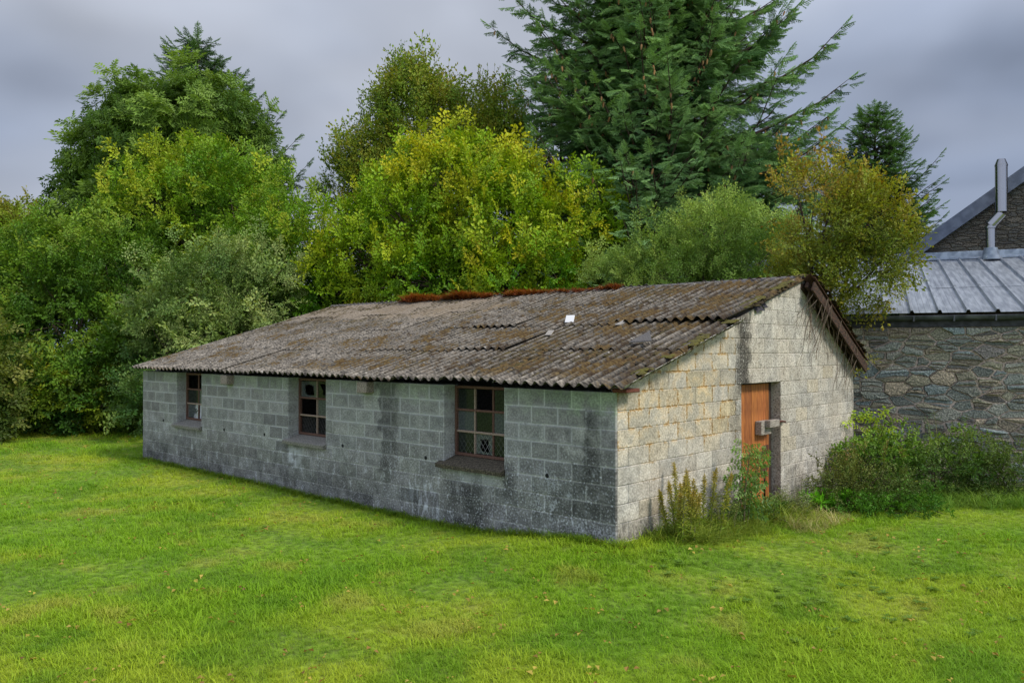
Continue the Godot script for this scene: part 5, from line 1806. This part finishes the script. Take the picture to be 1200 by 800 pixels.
	for k in 420:
		var r := rnd(4.9, 9.9)
		var p := spot(r, 12.9 + rnd(0.0, 1.3) + 0.12 * (r - 5.0))
		if p.x < 0.15: continue
		feet.append(at_ground(p.x, p.z))
	grass_clump("rank_grass", "rank dark green grass round the bushes in the right corner", feet, long_grass, lin(88, 134, 42), lin(140, 170, 66), 0.85)
	# reddish growth along the ridge
	var red := Build.new()
	for k in 26:
		var a := rnd(0, TAU)
		var g := rnd(0.7, 1.25)
		red.col = Color(g, g, g)
		red.blade(Vector3(rnd(), 0, rnd()) * 0.09, (Vector3(cos(a), rnd(0.5, 1.6), sin(a))).normalized(), Vector3(-sin(a), 0, cos(a)), rnd(0.10, 0.22), 0.016, Vector3(cos(a), -0.2, sin(a)))
	var cl := Cloud.new()
	for k in 640:
		var s := rnd(3.7, 10.4)
		var d := fine_noise.get_noise_2d(s * 9.0, 3.0)
		if d < -0.42: continue
		var sc := (0.82 + 1.0 * d) * rnd(0.5, 1.4) * (1.0 if s > 5.5 else 0.6)
		cl.put(Basis(Vector3.UP, rnd(0, TAU)) * Basis.from_scale(Vector3.ONE * sc), Vector3(-s + 6.8, 0.02 + rnd(-0.05, 0.03), rnd(-0.12, 0.16)), lin(142, 68, 41).lerp(lin(164, 105, 56), rng.randf()) * rnd(0.7, 1.15))
	var rg := thing("red_ridge_plants", "reddish brown creeping plants growing along the shed's roof ridge", "plant", Vector3(-6.8, 3.50, -RIDGE_V))
	scatter("sprigs", red.mesh(), lf, cl, rg)
	# bare creeper stems hanging on the far verge of the gable
	var iv := thing("bare_creeper", "bare grey creeper stems hanging over the right verge of the gable", "plant", Vector3(0.05, 3.3, -RIDGE_V))
	var st := Build.new()
	for k in 46:
		var v := 1.9 * pow(rng.randf(), 1.4)
		var p := Vector3(rnd(-0.02, 0.24), 0.05 - 0.586 * v, -v - 0.05)
		var pts := [p]
		var rad := [0.007]
		var dir := Vector3(-0.05, -1.0, rnd(-0.6, 0.7)).normalized()
		var n := 4 + rng.randi() % 4
		for q in n:
			dir = (dir + Vector3(rnd(-0.1, 0.1) - p.x * 0.8, rnd(-0.4, 0.2), rnd(-0.5, 0.5))).normalized()
			p += dir * rnd(0.10, 0.24)
			p.x = maxf(p.x, -0.035)
			pts.append(p)
			rad.append(lerpf(0.007, 0.0025, (q + 1.0) / n))
		st.col = Color(0.13, 0.095, 0.07) * rnd(0.6, 1.6)
		st.tube(pts, rad, 4, false)
	part("stems", st.mesh(), mats.plain_vertex, iv)
	# fallen leaves
	var fl := Build.new()
	fl.leaf(Vector3.ZERO, Vector3(1, 0.1, 0).normalized(), Vector3.UP, 0.06, 0.042, 0.3)
	fl.leaf(Vector3(0.03, 0.004, 0.05), Vector3(0.3, 0.05, 1).normalized(), Vector3.UP, 0.05, 0.036, 0.2)
	var fc := Cloud.new()
	for k in 900:
		var f := rnd(5.0, 24.0)
		var p := spot(rnd(-0.66, 0.66) * f, f)
		if on_shed(p, 0.08) or p.z < -5.0 and p.x > -2.0: continue
		fc.put(Basis.from_euler(Vector3(rnd(-0.5, 0.5), rnd(0, TAU), rnd(-0.5, 0.5))) * Basis.from_scale(Vector3.ONE * rnd(0.6, 1.2)), at_ground(p.x, p.z, 0.045), lin(150, 112, 62).lerp(lin(196, 176, 84), rng.randf()) * rnd(0.6, 1.1))
	var fo := scatter("fallen_leaves", fl.mesh(), mats.leaf, fc, self)
	fo.set_meta("label", "small brown and yellow fallen leaves scattered over the lawn")
	fo.set_meta("category", "leaves")
	# flat weeds in the lawn
	var ros := Build.new()
	for k in 9:
		var a := TAU * k / 9.0 + rnd(-0.2, 0.2)
		var g := rnd(0.8, 1.2)
		ros.col = Color(g, g, g)
		ros.leaf(Vector3.ZERO, Vector3(cos(a), rnd(0.25, 0.6), sin(a)).normalized(), Vector3.UP, 0.08 * rnd(0.7, 1.2), 0.03, 0.1)
	var wc := Cloud.new()
	for k in 1000:
		var f := rnd(5.0, 14.0)
		var r := rnd(-0.66, 0.66) * f
		var p := spot(r, f)
		if on_shed(p, 0.1) or p.z < -4.5: continue
		if patch_noise.get_noise_2d(p.x * 8.0 + 300.0, p.z * 8.0) + clampf(r * 0.06, -0.3, 0.25) < 0.28: continue
		wc.put(Basis(Vector3.UP, rnd(0, TAU)) * Basis.from_scale(Vector3.ONE * rnd(0.45, 1.0)), at_ground(p.x, p.z, 0.022), lin(96, 132, 42).lerp(lin(118, 146, 56), rng.randf()))
	var wo := scatter("lawn_weeds", ros.mesh(), mats.leaf, wc, self)
	wo.set_meta("label", "flat green leafy weeds scattered through the near lawn")
	wo.set_meta("category", "weeds")

# ---------------------------------------------------------------- the scene
func make_materials() -> void:
	var g := func(k: float) -> Color: return Color(k, k, k)
	mats.grass = leafy(0.6, 0.8)
	mats.leaf = leafy(0.5, 0.80)
	mats.needle = leafy(0.6, 0.5)
	mats.plain_vertex = paint(255, 255, 255, 0.85, 0.0, true)
	mats.concrete = noisy(Color(0.42, 0.43, 0.41), Color(0.58, 0.58, 0.55), 0.03, 1.5, 0.95, 0.0, 0.6)
	mats.concrete_dark = noisy(Color(0.22, 0.22, 0.2), Color(0.32, 0.31, 0.29), 0.03, 1.5, 0.95)
	mats.pale_beam = noisy(Color(0.48, 0.43, 0.39), Color(0.66, 0.61, 0.56), 0.04, 2.5, 0.95, 0.0, 0.5)
	mats.dull_black = paint(16, 16, 17, 0.9)  # painted dark of the vent holes; also the black cable
	mats.rusty_frame = noisy(Color(0.27, 0.16, 0.12), Color(0.48, 0.36, 0.30), 0.05, 4.0, 0.85, 0.0, 0.2)
	mats.pale_frame = noisy(Color(0.46, 0.36, 0.30), Color(0.66, 0.60, 0.54), 0.05, 4.0, 0.85, 0.0, 0.2)
	mats.glass = paint(210, 222, 220, 0.06)
	mats.glass.transparency = BaseMaterial3D.TRANSPARENCY_ALPHA
	mats.glass.albedo_color.a = 0.10
	mats.glass.metallic_specular = 0.35
	mats.dirty_glass = paint(50, 60, 50, 0.12)
	mats.dirty_glass.metallic_specular = 0.35
	mats.dirty_glass.transparency = BaseMaterial3D.TRANSPARENCY_ALPHA
	mats.dirty_glass.albedo_color.a = 0.35
	mats.wire = paint(150, 148, 142, 0.6, 0.3)
	mats.sill = noisy(Color(0.38, 0.37, 0.34), Color(0.60, 0.58, 0.54), 0.04, 2.5, 0.95, 0.0, 0.8)
	mats.mossy_sill = noisy(Color(0.18, 0.16, 0.12), Color(0.42, 0.38, 0.31), 0.04, 2.5, 0.95, 0.0, 0.9)
	mats.rust_wood = noisy(Color(0.34, 0.16, 0.12), Color(0.48, 0.30, 0.24), 0.05, 4.0, 0.9)
	mats.white = paint(214, 214, 216, 0.7)
	mats.door_wood = noisy(Color(0.50, 0.28, 0.13), Color(0.76, 0.48, 0.24), 0.03, 1.0, 0.62, 0.0, 0.4, Vector3(6.0, 0.35, 6.0))
	mats.dark_wood = noisy(Color(0.14, 0.10, 0.08), Color(0.26, 0.19, 0.14), 0.03, 1.0, 0.9, 0.0, 0.0, Vector3(3, 0.5, 3))
	mats.grey_wood = noisy(Color(0.48, 0.45, 0.42), Color(0.66, 0.63, 0.59), 0.03, 1.0, 0.9, 0.0, 0.3, Vector3(3, 8.0, 1.0))
	mats.rust_iron = noisy(Color(0.20, 0.10, 0.07), Color(0.40, 0.22, 0.14), 0.06, 8.0, 0.8)
	mats.rusty_sheet = noisy(Color(0.22, 0.14, 0.11), Color(0.40, 0.27, 0.21), 0.04, 2.0, 0.9)
	mats.verge_wood = noisy(Color(0.13, 0.09, 0.06), Color(0.30, 0.20, 0.14), 0.03, 1.0, 0.9, 0.0, 0.4, Vector3(5, 5, 0.8))
	mats.old_cement = noisy(Color(0.30, 0.29, 0.29), Color(0.46, 0.44, 0.43), 0.05, 3.0, 0.92, 0.0, 0.4)
	mats.pale_cement = noisy(Color(0.50, 0.48, 0.46), Color(0.64, 0.62, 0.59), 0.05, 3.0, 0.92)
	mats.felt = noisy(Color(0.10, 0.10, 0.13), Color(0.22, 0.20, 0.24), 0.05, 4.0, 0.7)
	mats.moss = noisy(Color(0.55, 0.55, 0.5), Color(1, 1, 1), 0.08, 6.0, 0.98)
	mats.mortar = noisy(Color(0.66, 0.59, 0.54), Color(0.86, 0.78, 0.72), 0.04, 1.6, 0.95, 0.0, 0.8)
	mats.mortar_brown = noisy(Color(0.34, 0.30, 0.25), Color(0.48, 0.43, 0.36), 0.04, 1.6, 0.95)
	mats.stone = noisy(Color(0.62, 0.63, 0.63), Color(1, 1, 1), 0.04, 2.2, 0.8, 0.0, 1.0)
	mats.dark_trim = noisy(Color(0.15, 0.15, 0.17), Color(0.24, 0.24, 0.27), 0.03, 0.8, 0.7)
	mats.zinc_dark = noisy(Color(0.24, 0.25, 0.28), Color(0.40, 0.41, 0.44), 0.02, 0.6, 0.5, 0.5)
	mats.zinc = noisy(Color(0.50, 0.54, 0.60), Color(0.64, 0.68, 0.74), 0.02, 0.7, 0.45, 0.55)
	mats.roof_metal = noisy(Color(0.52, 0.545, 0.585), Color(0.68, 0.705, 0.74), 0.02, 0.7, 0.42, 0.45, 0.0, Vector3(2.0, 0.25, 0.25))
	mats.steel = paint(158, 158, 162, 0.2, 1.0)
	mats.slate = noisy(Color(0.20, 0.21, 0.24), Color(0.30, 0.31, 0.35), 0.03, 1.0, 0.7)
	mats.blue_grey = noisy(Color(0.30, 0.33, 0.40), Color(0.38, 0.41, 0.48), 0.02, 0.6, 0.6)
	mats.bark = noisy(Color(0.24, 0.20, 0.16), Color(0.42, 0.37, 0.31), 0.05, 2.0, 0.95, 0.0, 1.0)
	mats.bark_dark = noisy(Color(0.17, 0.13, 0.10), Color(0.31, 0.25, 0.20), 0.05, 2.0, 0.95)
	mats.cone = paint(255, 255, 255, 0.8, 0.0, true)

func _ready() -> void:
	rng.seed = 4711
	patch_noise.seed = 5
	patch_noise.frequency = 0.04
	patch_noise.fractal_octaves = 3
	fine_noise.seed = 9
	fine_noise.frequency = 0.06
	fine_noise.fractal_octaves = 3
	light_up()
	make_materials()
	build_ground()
	build_shed()
	build_stone_buildings()
	needles_a = [frond(0.62, 7, 0.28, 0.058, 0.1), frond(0.55, 6, 0.26, 0.058, 0.2)]
	needles_b = [frond(0.62, 7, 0.27, 0.055, 0.35), frond(0.7, 7, 0.25, 0.055, 0.5)]
	plant_trees()
	build_lawn()
	plant_small()
